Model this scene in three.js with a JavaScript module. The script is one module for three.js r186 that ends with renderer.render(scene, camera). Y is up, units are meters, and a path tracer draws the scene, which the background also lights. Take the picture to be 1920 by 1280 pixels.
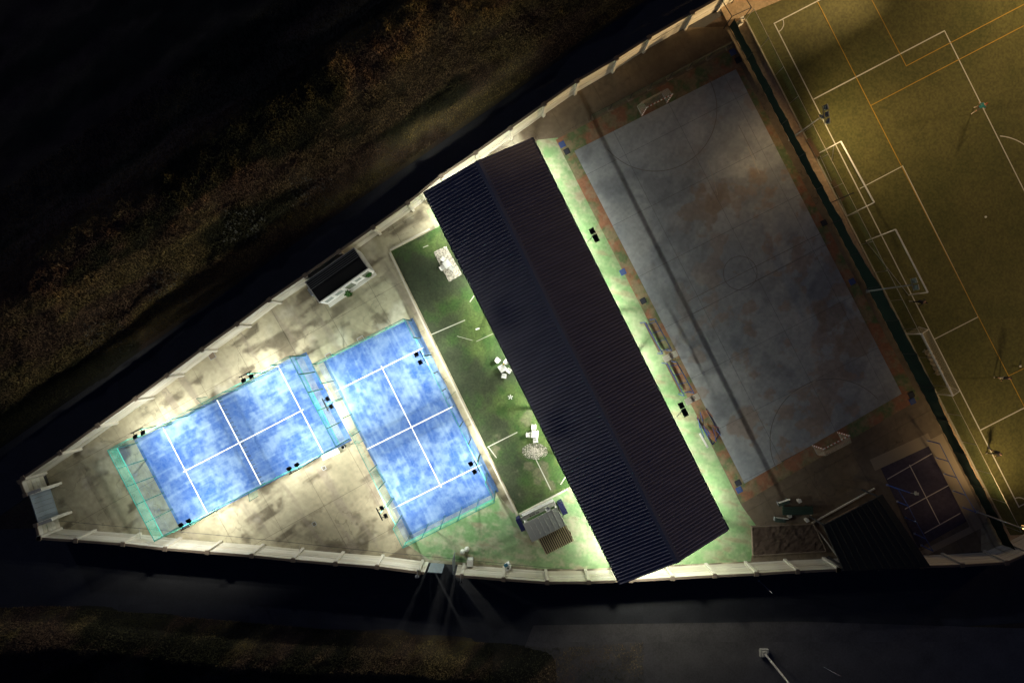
import * as THREE from 'three';
import { mergeGeometries } from 'three/addons/utils/BufferGeometryUtils.js';
import { MarchingCubes } from 'three/addons/objects/MarchingCubes.js';
import { RectAreaLightUniformsLib } from 'three/addons/lights/RectAreaLightUniformsLib.js';

// ------------------------------------------------------------------ camera, sky, moon, exposure
const scene = new THREE.Scene();
const EYE = 56.8, GRID = 17.6;                       // the drone's height; plan grid units per metre
const camera = new THREE.PerspectiveCamera(2 * Math.atan(640 / 1000) * 180 / Math.PI, 1.5, 0.5, 2000);
camera.position.set(0, EYE, 0); camera.up.set(0, 0, -1); camera.lookAt(0, 0, 0);

function nightSky() {                                // even, clear, dark blue night sky, a little paler at the horizon
  const w = 64, h = 32, d = new Float32Array(w * h * 4);
  for (let j = 0; j < h; j++) for (let i = 0; i < w; i++) {
    const el = Math.abs(j / (h - 1) * 2 - 1), k = 1.25 - 0.4 * el, o = (j * w + i) * 4;
    d[o] = 0.0028 * k; d[o + 1] = 0.0050 * k; d[o + 2] = 0.0160 * k; d[o + 3] = 1;
  }
  const t = new THREE.DataTexture(d, w, h, THREE.RGBAFormat, THREE.FloatType);
  t.mapping = THREE.EquirectangularReflectionMapping; t.magFilter = THREE.LinearFilter; t.needsUpdate = true;
  return t;
}
const sky = nightSky();
scene.background = sky; scene.environment = sky;
const moon = new THREE.DirectionalLight(0xd0d6f4, 0.12);
moon.position.set(-38, 30, -76); moon.target.position.set(0, 0, 0); moon.castShadow = true; moon.shadow.radius = 2;
Object.assign(moon.shadow.camera, { left: -90, right: 90, top: 70, bottom: -70, near: 1, far: 300 });
scene.add(moon, moon.target);
const renderer = new THREE.WebGLRenderer({ antialias: true });
renderer.toneMapping = THREE.LinearToneMapping; renderer.toneMappingExposure = 1.0;
renderer.shadowMap.enabled = true;
RectAreaLightUniformsLib.init();

const PADEL_LAMP = 1450, PADEL_COL = [1.0, 0.985, 0.88];
const SHED_LAMP = 230, SHED_SPOT = 430, SHED_COL = [1.0, 1.0, 0.88];
const PITCH_COL = [1.0, 0.69, 0.34];

// ------------------------------------------------------------------ helpers
let seed = 7;
const rnd = () => { seed = (seed * 1664525 + 1013904223) >>> 0; return seed / 4294967296; };
const rr = (a, b) => a + (b - a) * rnd();
const lerp = (a, b, t) => a + (b - a) * t, clamp = (v, a = 0, b = 1) => Math.min(b, Math.max(a, v));
const sst = (a, b, v) => { const t = clamp((v - a) / (b - a)); return t * t * (3 - 2 * t); };
// plan grid (px, py) seen at height h -> world point at that height
const at = (px, py, h = 0) => { const k = (EYE - h) / EYE / GRID; return new THREE.Vector3((px - 960) * k, h, (py - 640) * k); };
const hash = (x, y, s) => { let n = Math.imul(x, 374761393) + Math.imul(y, 668265263) + Math.imul(s, 974711); n = Math.imul(n ^ (n >>> 13), 1274126177); return ((n ^ (n >>> 16)) >>> 0) / 4294967296; };
function vn(x, y, s = 0) {
  const xi = Math.floor(x), yi = Math.floor(y); let fx = x - xi, fy = y - yi; fx = fx * fx * (3 - 2 * fx); fy = fy * fy * (3 - 2 * fy);
  const a = hash(xi, yi, s), b = hash(xi + 1, yi, s), c = hash(xi, yi + 1, s), d = hash(xi + 1, yi + 1, s);
  return a + (b - a) * fx + (c - a) * fy + (a - b - c + d) * fx * fy;
}
function fbm(x, y, o = 4, s = 0) { let v = 0, a = 0.5, n = 0; for (let i = 0; i < o; i++) { v += a * vn(x, y, s + i * 17); n += a; a *= 0.5; x *= 2.03; y *= 2.03; } return v / n; }
const enc = v => { v = clamp(v); return Math.round(255 * (v <= 0.0031308 ? 12.92 * v : 1.055 * Math.pow(v, 1 / 2.4) - 0.055)); };
function tex(w, h, fn, srgb = true) {                 // fn(u, v) -> linear rgb (or grey)
  const d = new Uint8Array(w * h * 4);
  for (let j = 0; j < h; j++) for (let i = 0; i < w; i++) {
    const c = fn((i + 0.5) / w, (j + 0.5) / h, i, j), o = (j * w + i) * 4;
    for (let k = 0; k < 3; k++) { const q = c.length ? c[k] : c; d[o + k] = srgb ? enc(q) : Math.round(255 * clamp(q)); }
    d[o + 3] = 255;
  }
  const t = new THREE.DataTexture(d, w, h); t.magFilter = THREE.LinearFilter; t.wrapS = t.wrapT = THREE.RepeatWrapping;
  if (srgb) t.colorSpace = THREE.SRGBColorSpace; t.needsUpdate = true; return t;
}
const mix3 = (a, b, t) => [lerp(a[0], b[0], t), lerp(a[1], b[1], t), lerp(a[2], b[2], t)];
const sc3 = (a, k) => [a[0] * k, a[1] * k, a[2] * k];
const lin = c => new THREE.Color().setRGB(c[0], c[1], c[2]);
const mat = (c, rough = 0.85, o = {}) => new THREE.MeshStandardMaterial({ color: lin(c), roughness: rough, ...o });
const names = {};
const numbered = n => { const k = names[n] = (names[n] ?? -1) + 1; return k ? `${n}_${String(k).padStart(3, '0')}` : n; };
function tag(o, label, category, group, kind) { if (label) o.userData.label = label; if (category) o.userData.category = category; if (group) o.userData.group = group; if (kind) o.userData.kind = kind; return o; }
function thing(name, label, category, pos = [0, 0, 0], turn = 0, group) {
  const g = new THREE.Group(); g.name = numbered(name); g.position.set(pos.x ?? pos[0], pos.y ?? pos[1], pos.z ?? pos[2]); g.rotation.y = turn; scene.add(g); return tag(g, label, category, group);
}
function part(name, geo, m, parent, pos, label) {
  const o = new THREE.Mesh(Array.isArray(geo) ? mergeGeometries(geo.map(g => g.index ? g.toNonIndexed() : g)) : geo, m);
  o.name = parent === scene ? numbered(name) : name; o.castShadow = o.receiveShadow = true; if (pos) o.position.set(...pos); if (label) o.userData.label = label; parent.add(o); return o;
}
const structure = (name, geo, m, label) => tag(part(name, geo, m, scene), label, name.replace(/_/g, ' ').split(' ').slice(-2).join(' '), null, 'structure');
const bx = (w, h, d, x = 0, y = 0, z = 0, ry = 0, rz = 0, rx = 0) => { const g = new THREE.BoxGeometry(w, h, d); if (rx) g.rotateX(rx); if (rz) g.rotateZ(rz); if (ry) g.rotateY(ry); return g.translate(x, y, z); };
function bar(a, b, r, n = 7, r2 = r) {                // round bar from a to b
  const A = new THREE.Vector3(...(a.x === undefined ? a : [a.x, a.y, a.z])), B = new THREE.Vector3(...(b.x === undefined ? b : [b.x, b.y, b.z])), d = B.clone().sub(A), L = d.length();
  const g = new THREE.CylinderGeometry(r2, r, L, n); g.applyQuaternion(new THREE.Quaternion().setFromUnitVectors(new THREE.Vector3(0, 1, 0), d.normalize())); return g.translate((A.x + B.x) / 2, (A.y + B.y) / 2, (A.z + B.z) / 2);
}
function flat(pts, y, reg) {                           // level sheet through world points [x, z]; uv in metres or over a region [x0, z0, w, d]
  let p = pts.map(q => new THREE.Vector2(q.x ?? q[0], q.z ?? q[1]));
  if (!THREE.ShapeUtils.isClockWise(p)) p = p.reverse();
  const tri = THREE.ShapeUtils.triangulateShape(p, []), P = [], U = [], N = [];
  for (const t of tri) { const q = t.map(i => p[i]); const cr = (q[1].x - q[0].x) * (q[2].y - q[0].y) - (q[1].y - q[0].y) * (q[2].x - q[0].x); if (cr > 0) q.reverse();
    for (const v of q) { P.push(v.x, y, v.y); N.push(0, 1, 0); U.push(...(reg ? [(v.x - reg[0]) / reg[2], (v.y - reg[1]) / reg[3]] : [v.x, v.y])); } }
  const g = new THREE.BufferGeometry(); g.setAttribute('position', new THREE.Float32BufferAttribute(P, 3)); g.setAttribute('normal', new THREE.Float32BufferAttribute(N, 3)); g.setAttribute('uv', new THREE.Float32BufferAttribute(U, 2)); return g;
}
const plan = list => list.map(([x, y]) => at(x, y));
function strip(a, b, w, y) { const A = a.clone(), B = b.clone(), d = B.clone().sub(A).setY(0).normalize(), n = new THREE.Vector3(-d.z, 0, d.x).multiplyScalar(w / 2); return flat([A.clone().add(n), B.clone().add(n), B.clone().sub(n), A.clone().sub(n)], y); }
function arc(c, r, a0, a1, w, y, n = 40) { const o = [], q = []; for (let i = 0; i <= n; i++) { const a = lerp(a0, a1, i / n); o.push([c.x + Math.cos(a) * (r + w / 2), c.z + Math.sin(a) * (r + w / 2)]); q.unshift([c.x + Math.cos(a) * (r - w / 2), c.z + Math.sin(a) * (r - w / 2)]); }
  const gs = []; for (let i = 0; i < n; i++) gs.push(flat([o[i], o[i + 1], q[n - i - 1], q[n - i]], y)); return mergeGeometries(gs); }
const R = d => d * Math.PI / 180;

// ------------------------------------------------------------------ materials
const wallTex = tex(256, 256, (u, v) => { const n = fbm(u * 5, v * 9, 5, 3), s = fbm(u * 26, v * 2.2, 3, 8); return sc3([0.56, 0.53, 0.45], 0.78 + 0.28 * n - 0.16 * Math.max(0, s - 0.5)); });
const M = {
  wall: new THREE.MeshStandardMaterial({ map: wallTex, roughness: 0.9 }),
  wallB: new THREE.MeshStandardMaterial({ map: wallTex, roughness: 0.9, color: lin([0.9, 0.88, 0.84]) }),
  post: mat([0.50, 0.47, 0.40], 0.9), cope: mat([0.20, 0.155, 0.115], 0.95),
  galv: mat([0.36, 0.38, 0.40], 0.5, { metalness: 0.5 }), gate: mat([0.20, 0.235, 0.27], 0.55, { metalness: 0.2 }),
  dark: mat([0.018, 0.019, 0.022], 0.6), black: mat([0.01, 0.011, 0.012], 0.5),
  white: mat([0.76, 0.76, 0.74], 0.6), offwhite: mat([0.6, 0.59, 0.54], 0.7), line: mat([0.78, 0.78, 0.76], 0.8), pitchline: mat([0.62, 0.62, 0.58], 0.9), turfline: mat([0.40, 0.40, 0.34], 0.95),
  teal: mat([0.03, 0.30, 0.24], 0.55), green: mat([0.02, 0.10, 0.07], 0.5), blue: mat([0.03, 0.08, 0.32], 0.5),
  glass: new THREE.MeshPhysicalMaterial({ color: lin([0.90, 0.955, 0.945]), roughness: 0.02, transmission: 1, thickness: 0, ior: 1.5 }),
  wood: mat([0.62, 0.50, 0.30], 0.8), brown: mat([0.16, 0.10, 0.06], 0.9), navy: mat([0.012, 0.014, 0.075], 0.5),
  rope: mat([0.48, 0.44, 0.36], 0.9), leaf: mat([0.05, 0.16, 0.03], 0.8), yellow: mat([0.44, 0.27, 0.03], 0.85), lampglow: new THREE.MeshStandardMaterial({ color: 0x111111, emissive: 0xfff6e0, emissiveIntensity: 6 }),
  warmglow: new THREE.MeshStandardMaterial({ color: 0x111111, emissive: 0xffc070, emissiveIntensity: 6 }),
};
function weave(cover, n = 32, th) { return tex(n, n, (u, v) => { const d = Math.min(Math.abs(u - 0.5), Math.abs(v - 0.5)) * 2; return d < th ? 1 : cover; }, false); }
const meshAlpha = weave(0, 32, 0.095); meshAlpha.repeat.set(20, 20);
const netAlpha = weave(0, 32, 0.14); netAlpha.repeat.set(9, 9);
const shadeAlpha = weave(0.55, 32, 0.3); shadeAlpha.repeat.set(20, 20);
M.mesh = new THREE.MeshStandardMaterial({ color: lin([0.05, 0.40, 0.30]), roughness: 0.6, alphaMap: meshAlpha, transparent: true, side: THREE.DoubleSide });
M.net = new THREE.MeshStandardMaterial({ color: lin([0.03, 0.04, 0.045]), roughness: 0.9, alphaMap: meshAlpha, transparent: true, side: THREE.DoubleSide });
M.goalnet = new THREE.MeshStandardMaterial({ color: lin([0.56, 0.50, 0.40]), roughness: 0.9, alphaMap: netAlpha, transparent: true, side: THREE.DoubleSide });
M.fence = new THREE.MeshStandardMaterial({ color: lin([0.10, 0.20, 0.08]), roughness: 0.6, alphaMap: netAlpha, transparent: true, side: THREE.DoubleSide });
M.screen = new THREE.MeshStandardMaterial({ color: lin([0.004, 0.022, 0.016]), roughness: 0.95, side: THREE.DoubleSide });
M.stopnet = new THREE.MeshStandardMaterial({ color: lin([0.03, 0.08, 0.05]), roughness: 0.9, alphaMap: netAlpha, transparent: true, side: THREE.DoubleSide });

// ------------------------------------------------------------------ terrain, roads
const NWa = at(78.5, 890.5), NWb = at(1323, 28), NWd = NWb.clone().sub(NWa).normalize(), NWn = new THREE.Vector3(NWd.z, 0, -NWd.x); // outward = up-left
const dNW = (x, z) => (x - NWa.x) * NWn.x + (z - NWa.z) * NWn.z;
const southZ = x => { const pts = [[-60, 20.6], [-48.6, 20.2], [3.6, 24.7], [52.5, 22.1], [80, 20]]; for (let i = 0; i < 4; i++) if (x < pts[i + 1][0] || i === 3) return lerp(pts[i][1], pts[i + 1][1], (x - pts[i][0]) / (pts[i + 1][0] - pts[i][0])); };
const dS = (x, z) => z - southZ(x);
function ground(x, z) {
  const a = dNW(x, z), b = dS(x, z); let y = -0.05;
  const wob = (fbm(x * 0.09, z * 0.09, 3, 5) - 0.5) * 5;
  if (a > 0) y += 1.3 * sst(5.2, 8.2, a + wob * 0.4) + 1.0 * sst(8, 15, a + wob * 0.6) - 3.0 * sst(15.5, 24, a + wob) + (fbm(x * 0.5, z * 0.5, 3, 9) - 0.5) * 0.6 * sst(5.4, 8, a);
  const west = 1 - sst(-6, 6, x);
  if (b > 0) y += west * (0.95 * sst(7.8, 10.3, b + wob * 0.3) - 1.9 * sst(11.3, 15, b + wob * 0.4)) + (fbm(x * 0.6, z * 0.6, 3, 11) - 0.5) * 0.35 * west * sst(7.8, 10, b);
  return y;
}
const fieldCol = (x, z) => {                          // dry grass in bands that run along the bank
  const a = (x - NWa.x) * NWd.x + (z - NWa.z) * NWd.z, b = dNW(x, z), n = fbm(a * 0.07, b * 0.32, 4, 21), m = fbm(a * 0.11 + 9, b * 0.4, 4, 33), f = fbm(x * 2.2, z * 2.2, 2, 41);
  let c = mix3([0.108, 0.080, 0.048], [0.128, 0.102, 0.050], sst(0.42, 0.60, n)); c = mix3(c, [0.078, 0.050, 0.040], 0.8 * sst(0.48, 0.64, m)); c = mix3(c, [0.026, 0.028, 0.016], 0.9 * sst(0.50, 0.60, 1 - fbm(a * 0.09 + 40, b * 0.35, 4, 55)));
  return sc3(c, 0.8 + 1.0 * f);
};
{
  const axis = lo => { const a = []; for (let v = -lo; v <= lo + 1e-6; v += 0.8) a.push(v); let s = 1.4; for (let v = lo + s; v < 900; s *= 1.45, v += s) { a.push(v); a.unshift(-v); } return a; };
  const xs = axis(64), zs = axis(48), P = [], C = [], U = [], I = [], nx = xs.length;
  zs.forEach(z => xs.forEach(x => { P.push(x, ground(x, z), z); C.push(...fieldCol(x, z)); U.push(x / 6, z / 6); }));
  for (let j = 0; j < zs.length - 1; j++) for (let i = 0; i < nx - 1; i++) { const a = j * nx + i; I.push(a, a + nx, a + 1, a + 1, a + nx, a + nx + 1); }
  const g = new THREE.BufferGeometry(); g.setAttribute('position', new THREE.Float32BufferAttribute(P, 3)); g.setAttribute('color', new THREE.Float32BufferAttribute(C, 3)); g.setAttribute('uv', new THREE.Float32BufferAttribute(U, 2)); g.setIndex(I); g.computeVertexNormals();
  const soil = tex(256, 256, (u, v) => 0.55 + 0.6 * fbm(u * 40, v * 40, 3, 71));
  structure('terrain', g, new THREE.MeshStandardMaterial({ vertexColors: true, map: soil, roughness: 1 }), 'dark rough field and banks around the walled sports ground');
}
const asphTex = tex(512, 512, (u, v) => sc3([0.080, 0.080, 0.084], 0.72 + 0.35 * fbm(u * 8, v * 8, 4, 81) + 0.25 * vn(u * 200, v * 200, 5))); asphTex.repeat.set(1 / 14, 1 / 14);
const asphalt = new THREE.MeshStandardMaterial({ map: asphTex, roughness: 0.95 });
{
  const off = (p, d) => [p.x + NWn.x * d, p.z + NWn.z * d], far = NWb.clone().addScaledVector(NWd, 40), near = NWa.clone().addScaledVector(NWd, -40);
  structure('perimeter_road', flat([off(near, -1), off(far, -1), off(far, 4.9), off(near, 4.9)], -0.034), asphalt, 'dark asphalt lane between the long wall and the field');
  const s = []; for (const x of [-75, -48.6, 3.6, 52.5, 80]) s.push([x, southZ(x) - 0.4]); for (const x of [80, 52.5, 3.6, -48.6, -75]) s.push([x, southZ(x) + 8]);
  structure('access_road', flat(s, -0.030), asphalt, 'dark asphalt road below the gate side wall');
  const lotTex = tex(512, 512, (u, v) => sc3([0.17, 0.155, 0.145], 0.6 + 0.5 * fbm(u * 9, v * 9, 4, 91) + 0.3 * vn(u * 160, v * 160, 7))); lotTex.repeat.set(1 / 16, 1 / 16);
  structure('gravel_lot', flat(plan([[1000, 1172], [1500, 1165], [2000, 1180], [2050, 1420], [900, 1420]]), -0.022), new THREE.MeshStandardMaterial({ map: lotTex, roughness: 1 }), 'grey gravel ground across the road from the canopy');
}

// ------------------------------------------------------------------ concrete yard of separate slabs
const NWtops = [[44, 896], [113, 849], [184, 797.5], [255, 747.5], [313.5, 704], [379, 655.5], [445, 608], [505, 562.5], [572, 517], [636, 472], [700, 427], [765, 381], [827, 331], [892, 287], [957, 241], [1020.5, 196], [1082, 153], [1156, 110], [1217, 71], [1298, 25], [1362, -11], [1425, -47], [1490, -84], [1555, -122], [1620, -160], [1690, -200], [1760, -240], [1830, -280]];
const WH = 2.5;
const NW = NWtops.map(([x, y]) => at(x, y, WH).setY(0));
const SA = [[74, 1008], [142.5, 1012.5], [231, 1019], [310, 1028], [389, 1034.5], [472, 1041], [550, 1049], [629, 1056], [707, 1062], [785, 1072], [799, 1073.5]].map(([x, y]) => at(x, y, WH).setY(0));
const SB = [[851, 1078], [866, 1079], [944, 1085], [1026, 1091], [1104, 1090.5], [1183, 1087], [1261, 1083], [1340, 1078.5], [1418, 1075], [1495, 1070.5], [1571, 1067]].map(([x, y]) => at(x, y, WH).setY(0));
const SC = [[1571, 1067], [1650, 1064], [1727, 1061], [1804, 1059], [1887, 1054], [1930, 1036], [1990, 1006]].map(([x, y]) => at(x, y, WH).setY(0));
const yardReg = [-52, -38, 102, 66];
const yardTex = tex(1632, 1056, (u, v) => {
  const x = -52 + u * 102, z = -38 + v * 66;
  const big = fbm(x * 0.11, z * 0.11, 4, 101), med = fbm(x * 0.5, z * 0.5, 4, 111), fine = fbm(x * 3.1, z * 3.1, 3, 121);
  const a = x * 0.82 - z * 0.57, b = x * 0.57 + z * 0.82, streak = fbm(a * 0.10, b * 0.9, 4, 131), drip = fbm(a * 0.9, b * 0.12, 4, 137);
  let c = mix3([0.30, 0.268, 0.18], [0.42, 0.385, 0.27], sst(0.3, 0.7, big));
  c = mix3(c, [0.125, 0.105, 0.070], 0.95 * sst(0.43, 0.64, med) * sst(0.38, 0.62, streak)); c = mix3(c, [0.235, 0.20, 0.155], 0.6 * sst(0.55, 0.75, drip));
  c = mix3(c, [0.52, 0.49, 0.40], 0.5 * sst(0.58, 0.75, fbm(x * 0.33 + 7, z * 0.33, 4, 141)));
  { const lx = x * Math.cos(0.4643) - z * Math.sin(0.4643), k = sst(10.3, 10.9, lx + 0.8 * (med - 0.5)); if (k > 0) c = mix3(c, mix3([0.125, 0.092, 0.062], [0.20, 0.15, 0.10], sst(0.35, 0.7, big * 0.5 + med * 0.5)), 0.9 * k); }
  const cr = Math.abs(fbm(x * 0.21, z * 0.21, 5, 151) - 0.5); if (cr < 0.0035) c = sc3(c, 0.72);
  const tyre = Math.abs(Math.hypot(x + 18, z - 12) - 9 - 2 * big); if (tyre < 0.16) c = sc3(c, 0.86);
  return sc3(c, 0.80 + 0.40 * fine);
});
const yardMat = new THREE.MeshStandardMaterial({ map: yardTex, roughness: 0.92, bumpMap: null });
const pathCol = new THREE.MeshStandardMaterial({ map: yardTex, roughness: 0.92, color: lin([0.75, 0.66, 0.56]) });
const FENCE_A = at(1368, 50), FENCE_B = at(1885, 1030);
const compound = [...NW.slice(0, 20), FENCE_A, FENCE_B, at(1850, 1032), SC[3], SC[0], ...SB.slice().reverse(), ...SA.slice().reverse(), at(107.5, 970), at(95, 917)];
function clipHalf(poly, nx, nz, d) { const out = []; for (let i = 0; i < poly.length; i++) { const a = poly[i], b = poly[(i + 1) % poly.length], da = a[0] * nx + a[1] * nz - d, db = b[0] * nx + b[1] * nz - d; if (da <= 0) out.push(a); if ((da < 0 && db > 0) || (da > 0 && db < 0)) { const t = da / (da - db); out.push([lerp(a[0], b[0], t), lerp(a[1], b[1], t)]); } } return out; }
function slabs(parent, poly, th, size, gap, y, m, reg, thick = 0.05) {   // cuts a ground polygon into slabs, each a mesh with its own edges
  const c = Math.cos(th), s = Math.sin(th), P = poly.map(p => [p.x, p.z]); const us = P.map(p => p[0] * c - p[1] * s), vs = P.map(p => p[0] * s + p[1] * c); let n = 0;
  for (let u = Math.floor(Math.min(...us) / size[0]) * size[0]; u < Math.max(...us); u += size[0]) for (let v = Math.floor(Math.min(...vs) / size[1]) * size[1]; v < Math.max(...vs); v += size[1]) {
    let q = clipHalf(P, c, -s, u + size[0] - gap / 2); q = clipHalf(q, -c, s, -(u + gap / 2)); q = clipHalf(q, s, c, v + size[1] - gap / 2); q = clipHalf(q, -s, -c, -(v + gap / 2));
    if (q.length < 3) continue; let A = 0; q.forEach((p, i) => { const r = q[(i + 1) % q.length]; A += p[0] * r[1] - r[0] * p[1]; }); if (Math.abs(A) < 0.6) continue;
    q = q.filter((p, i) => { const r = q[(i + 1) % q.length]; return Math.hypot(p[0] - r[0], p[1] - r[1]) > 0.01; }); if (q.length < 3) continue;
    const dy = (hash(n, 3, 9) - 0.5) * 0.003, gs = [flat(q, y + dy, reg)], SP = [], SN = [], SU = [];
    q.forEach((p, i) => { const r = q[(i + 1) % q.length]; for (const [w, yy] of [[p, y + dy], [r, y + dy], [p, y - thick], [r, y + dy], [r, y - thick], [p, y - thick]]) { SP.push(w[0], yy, w[1]); SN.push(0, 0.5, 0); SU.push((w[0] - reg[0]) / reg[2], (w[1] - reg[1]) / reg[3]); } });
    const sg = new THREE.BufferGeometry(); sg.setAttribute('position', new THREE.Float32BufferAttribute(SP, 3)); sg.setAttribute('normal', new THREE.Float32BufferAttribute(SN, 3)); sg.setAttribute('uv', new THREE.Float32BufferAttribute(SU, 2)); sg.computeVertexNormals(); gs.push(sg);
    part('slab', mergeGeometries(gs), m, parent); n++;
  }
}
{
  const yard = structure('concrete_yard', flat(compound, -0.026), mat([0.10, 0.085, 0.06], 1), 'pale stained concrete yard inside the boundary walls');
  slabs(yard, compound, R(29), [5.2, 5.6], 0.03, 0, yardMat, yardReg, 0.024);
}

// ------------------------------------------------------------------ painted floors, turf, courts, pitch
const TH = R(26.6);
const greenReg = [-14, -25, 46, 54];
const greenTex = tex(1024, 1100, (u, v) => {
  const x = -14 + u * 46, z = -25 + v * 54, n = fbm(x * 0.35, z * 0.35, 5, 201), m = fbm(x * 1.1, z * 1.1, 4, 211), f = fbm(x * 4, z * 4, 3, 221), sw = fbm(x * 0.5 + z * 0.3, z * 1.6 - x * 0.5, 4, 227);
  let c = mix3([0.17, 0.31, 0.125], [0.26, 0.38, 0.19], sst(0.3, 0.7, n)); const wear = (x < 8 ? 1 : 0.55) * sst(0.38, 0.66, m * 0.4 + sw * 0.45 + 0.15 * f); c = mix3(c, [0.43, 0.40, 0.28], 0.8 * wear); c = mix3(c, [0.24, 0.16, 0.09], 0.4 * sst(0.58, 0.76, sw));
  return sc3(c, 0.8 + 0.4 * f);
});
structure('green_floor', flat(plan([[757, 1017], [935, 928], [962, 962], [1062, 910], [800, 395], [1010, 262], [1046, 258], [1391, 948], [1418, 985], [1408, 1052], [1100, 1066], [1020, 1066], [806, 1049]]), 0.004, greenReg), new THREE.MeshStandardMaterial({ map: greenTex, roughness: 0.8 }), 'worn green painted concrete floor under and around the long canopy');

const turfReg = [-14, -13, 22, 32];
const turfTex = tex(768, 1100, (u, v) => {
  const x = -14 + u * 22, z = -13 + v * 32, lx = x * Math.cos(TH) - z * Math.sin(TH), lz = x * Math.sin(TH) + z * Math.cos(TH);
  const n = fbm(x * 0.3, z * 0.3, 4, 301), m = fbm(x * 0.8, z * 0.8, 4, 311), f = fbm(x * 7, z * 7, 2, 321);
  let c = mix3([0.048, 0.105, 0.022], [0.105, 0.165, 0.042], sst(0.35, 0.65, m)); c = mix3(c, [0.036, 0.046, 0.026], 0.88 * sst(0.34, 0.66, 0.65 * n + 0.35 * m + 0.22 * Math.exp(-Math.pow((lz + 10.5) / 4.5, 2)) + 0.10 * Math.exp(-Math.pow((lz - 2.5) / 4, 2)) - 0.12 * sst(0.4, 2.6, lx - (-5.8))));
  c = mix3(c, [0.17, 0.16, 0.10], 0.7 * sst(0.60, 0.72, fbm(x * 0.6 + 30, z * 0.6, 4, 331)) * sst(5, 9, lz));
  return sc3(c, 0.46 + 0.5 * f);
});
const turfStrip = structure('turf_strip', flat(plan([[733, 471], [840, 416], [1096, 898], [972, 962]]), 0.010, turfReg), new THREE.MeshStandardMaterial({ map: turfTex, roughness: 1 }), 'patchy artificial turf strip between padel court and canopy');
[[[809, 627], [872, 600]], [[914, 838], [970, 810]], [[916, 838], [931, 858]], [[1001, 853], [1033, 918]], [[1051, 908], [1062, 892]], [[793, 464], [803, 460]], [[881, 566], [889, 554]], [[857, 630], [886, 638]], [[893, 640], [925, 625]]].forEach(([a, b], i) => part('turf_line', strip(at(...a), at(...b), i > 6 ? 0.05 : 0.10, 0.014), M.turfline, turfStrip));
// kerbs of the turf strip
for (const [a, b] of [[[731, 473], [790, 598]], [[790, 598], [970, 966]], [[731, 469], [806, 429]], [[974, 964], [1064, 916]]]) {
  const A = at(...a), B = at(...b), d = B.clone().sub(A), n = Math.round(d.length() / 2.4), t = thing('turf_kerb', `low concrete kerb along the ${['upper left', 'court side', 'container side', 'kiosk side'][['731,473', '790,598', '731,469', '974,964'].indexOf(a.join())]} edge of the turf strip`, 'kerb');
  for (let i = 0; i < n; i++) { const p = A.clone().lerp(B, (i + 0.5) / n); part('kerb_stone', bx(d.length() / n - 0.02, 0.13, 0.17), M.post, t, [p.x, 0.065, p.z]).rotation.y = -Math.atan2(d.z, d.x); }
}

// multi-sport court: worn red and green border slab, grey-blue playing slabs
const courtReg = [3, -33, 44, 56];
const borderTex = tex(880, 1120, (u, v) => {
  const x = 3 + u * 44, z = -33 + v * 56, n = fbm(x * 0.7, z * 0.7, 4, 401), m = fbm(x * 1.6 + 5, z * 1.6, 4, 411), f = fbm(x * 5, z * 5, 3, 421);
  let c = mix3([0.29, 0.135, 0.075], [0.12, 0.165, 0.07], sst(0.40, 0.62, n * 0.8 + m * 0.2)); c = mix3(c, [0.29, 0.21, 0.13], 0.7 * sst(0.42, 0.68, m)); return sc3(c, 0.75 + 0.5 * f);
});
const courtTex = tex(1056, 1344, (u, v) => {
  const x = 3 + u * 44, z = -33 + v * 56, n = fbm(x * 0.22, z * 0.22, 4, 431), m = fbm(x * 0.55 + 3, z * 0.55, 5, 441), f = fbm(x * 3.3, z * 3.3, 4, 451), st = fbm(x * 0.9 + z * 0.5, z * 0.25 - x * 0.12, 4, 461);
  let c = mix3([0.29, 0.315, 0.34], [0.39, 0.405, 0.415], sst(0.3, 0.7, n)); c = mix3(c, [0.16, 0.175, 0.20], 0.5 * sst(0.52, 0.68, fbm(x * 0.3 + 20, z * 0.3, 4, 471))); c = mix3(c, [0.33, 0.23, 0.16], 0.55 * sst(0.55, 0.66, m) * sst(10, 26, x + 0.2 * z)); c = sc3(c, 1 - 0.10 * sst(0.55, 0.7, st));
  for (const [px, py, r] of [[1553, 590, 1.7], [1605, 630, 2.2], [1320, 395, 2.6], [1345, 378, 1.8], [1420, 330, 1.1]]) { const p = at(px, py), d = Math.hypot(x - p.x, z - p.z) / r + (fbm(x * 0.8, z * 0.8, 3, 481) - 0.5) * 1.5; if (d < 1) c = mix3(c, [0.27, 0.205, 0.15], 0.6 * sst(1, 0.7, d)); }
  return sc3(c, 0.80 + 0.4 * f);
});
const border = structure('court_border', flat(plan([[1042, 262], [1372, 92], [1725, 748], [1391, 944]]), 0.008, courtReg), new THREE.MeshStandardMaterial({ map: borderTex, roughness: 0.9 }), 'worn red and green border around the multi sport court');
const court = structure('multi_sport_court', flat(plan([[1077, 283], [1380, 130], [1691, 738], [1396, 906]]), 0.011), mat([0.10, 0.10, 0.10], 1), 'faded grey blue multi sport court with worn lines');
slabs(court, plan([[1077, 283], [1380, 130], [1691, 738], [1396, 906]]), R(27), [6.6, 6.1], 0.03, 0.024, new THREE.MeshStandardMaterial({ map: courtTex, roughness: 0.75 }), courtReg, 0.012);
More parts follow.
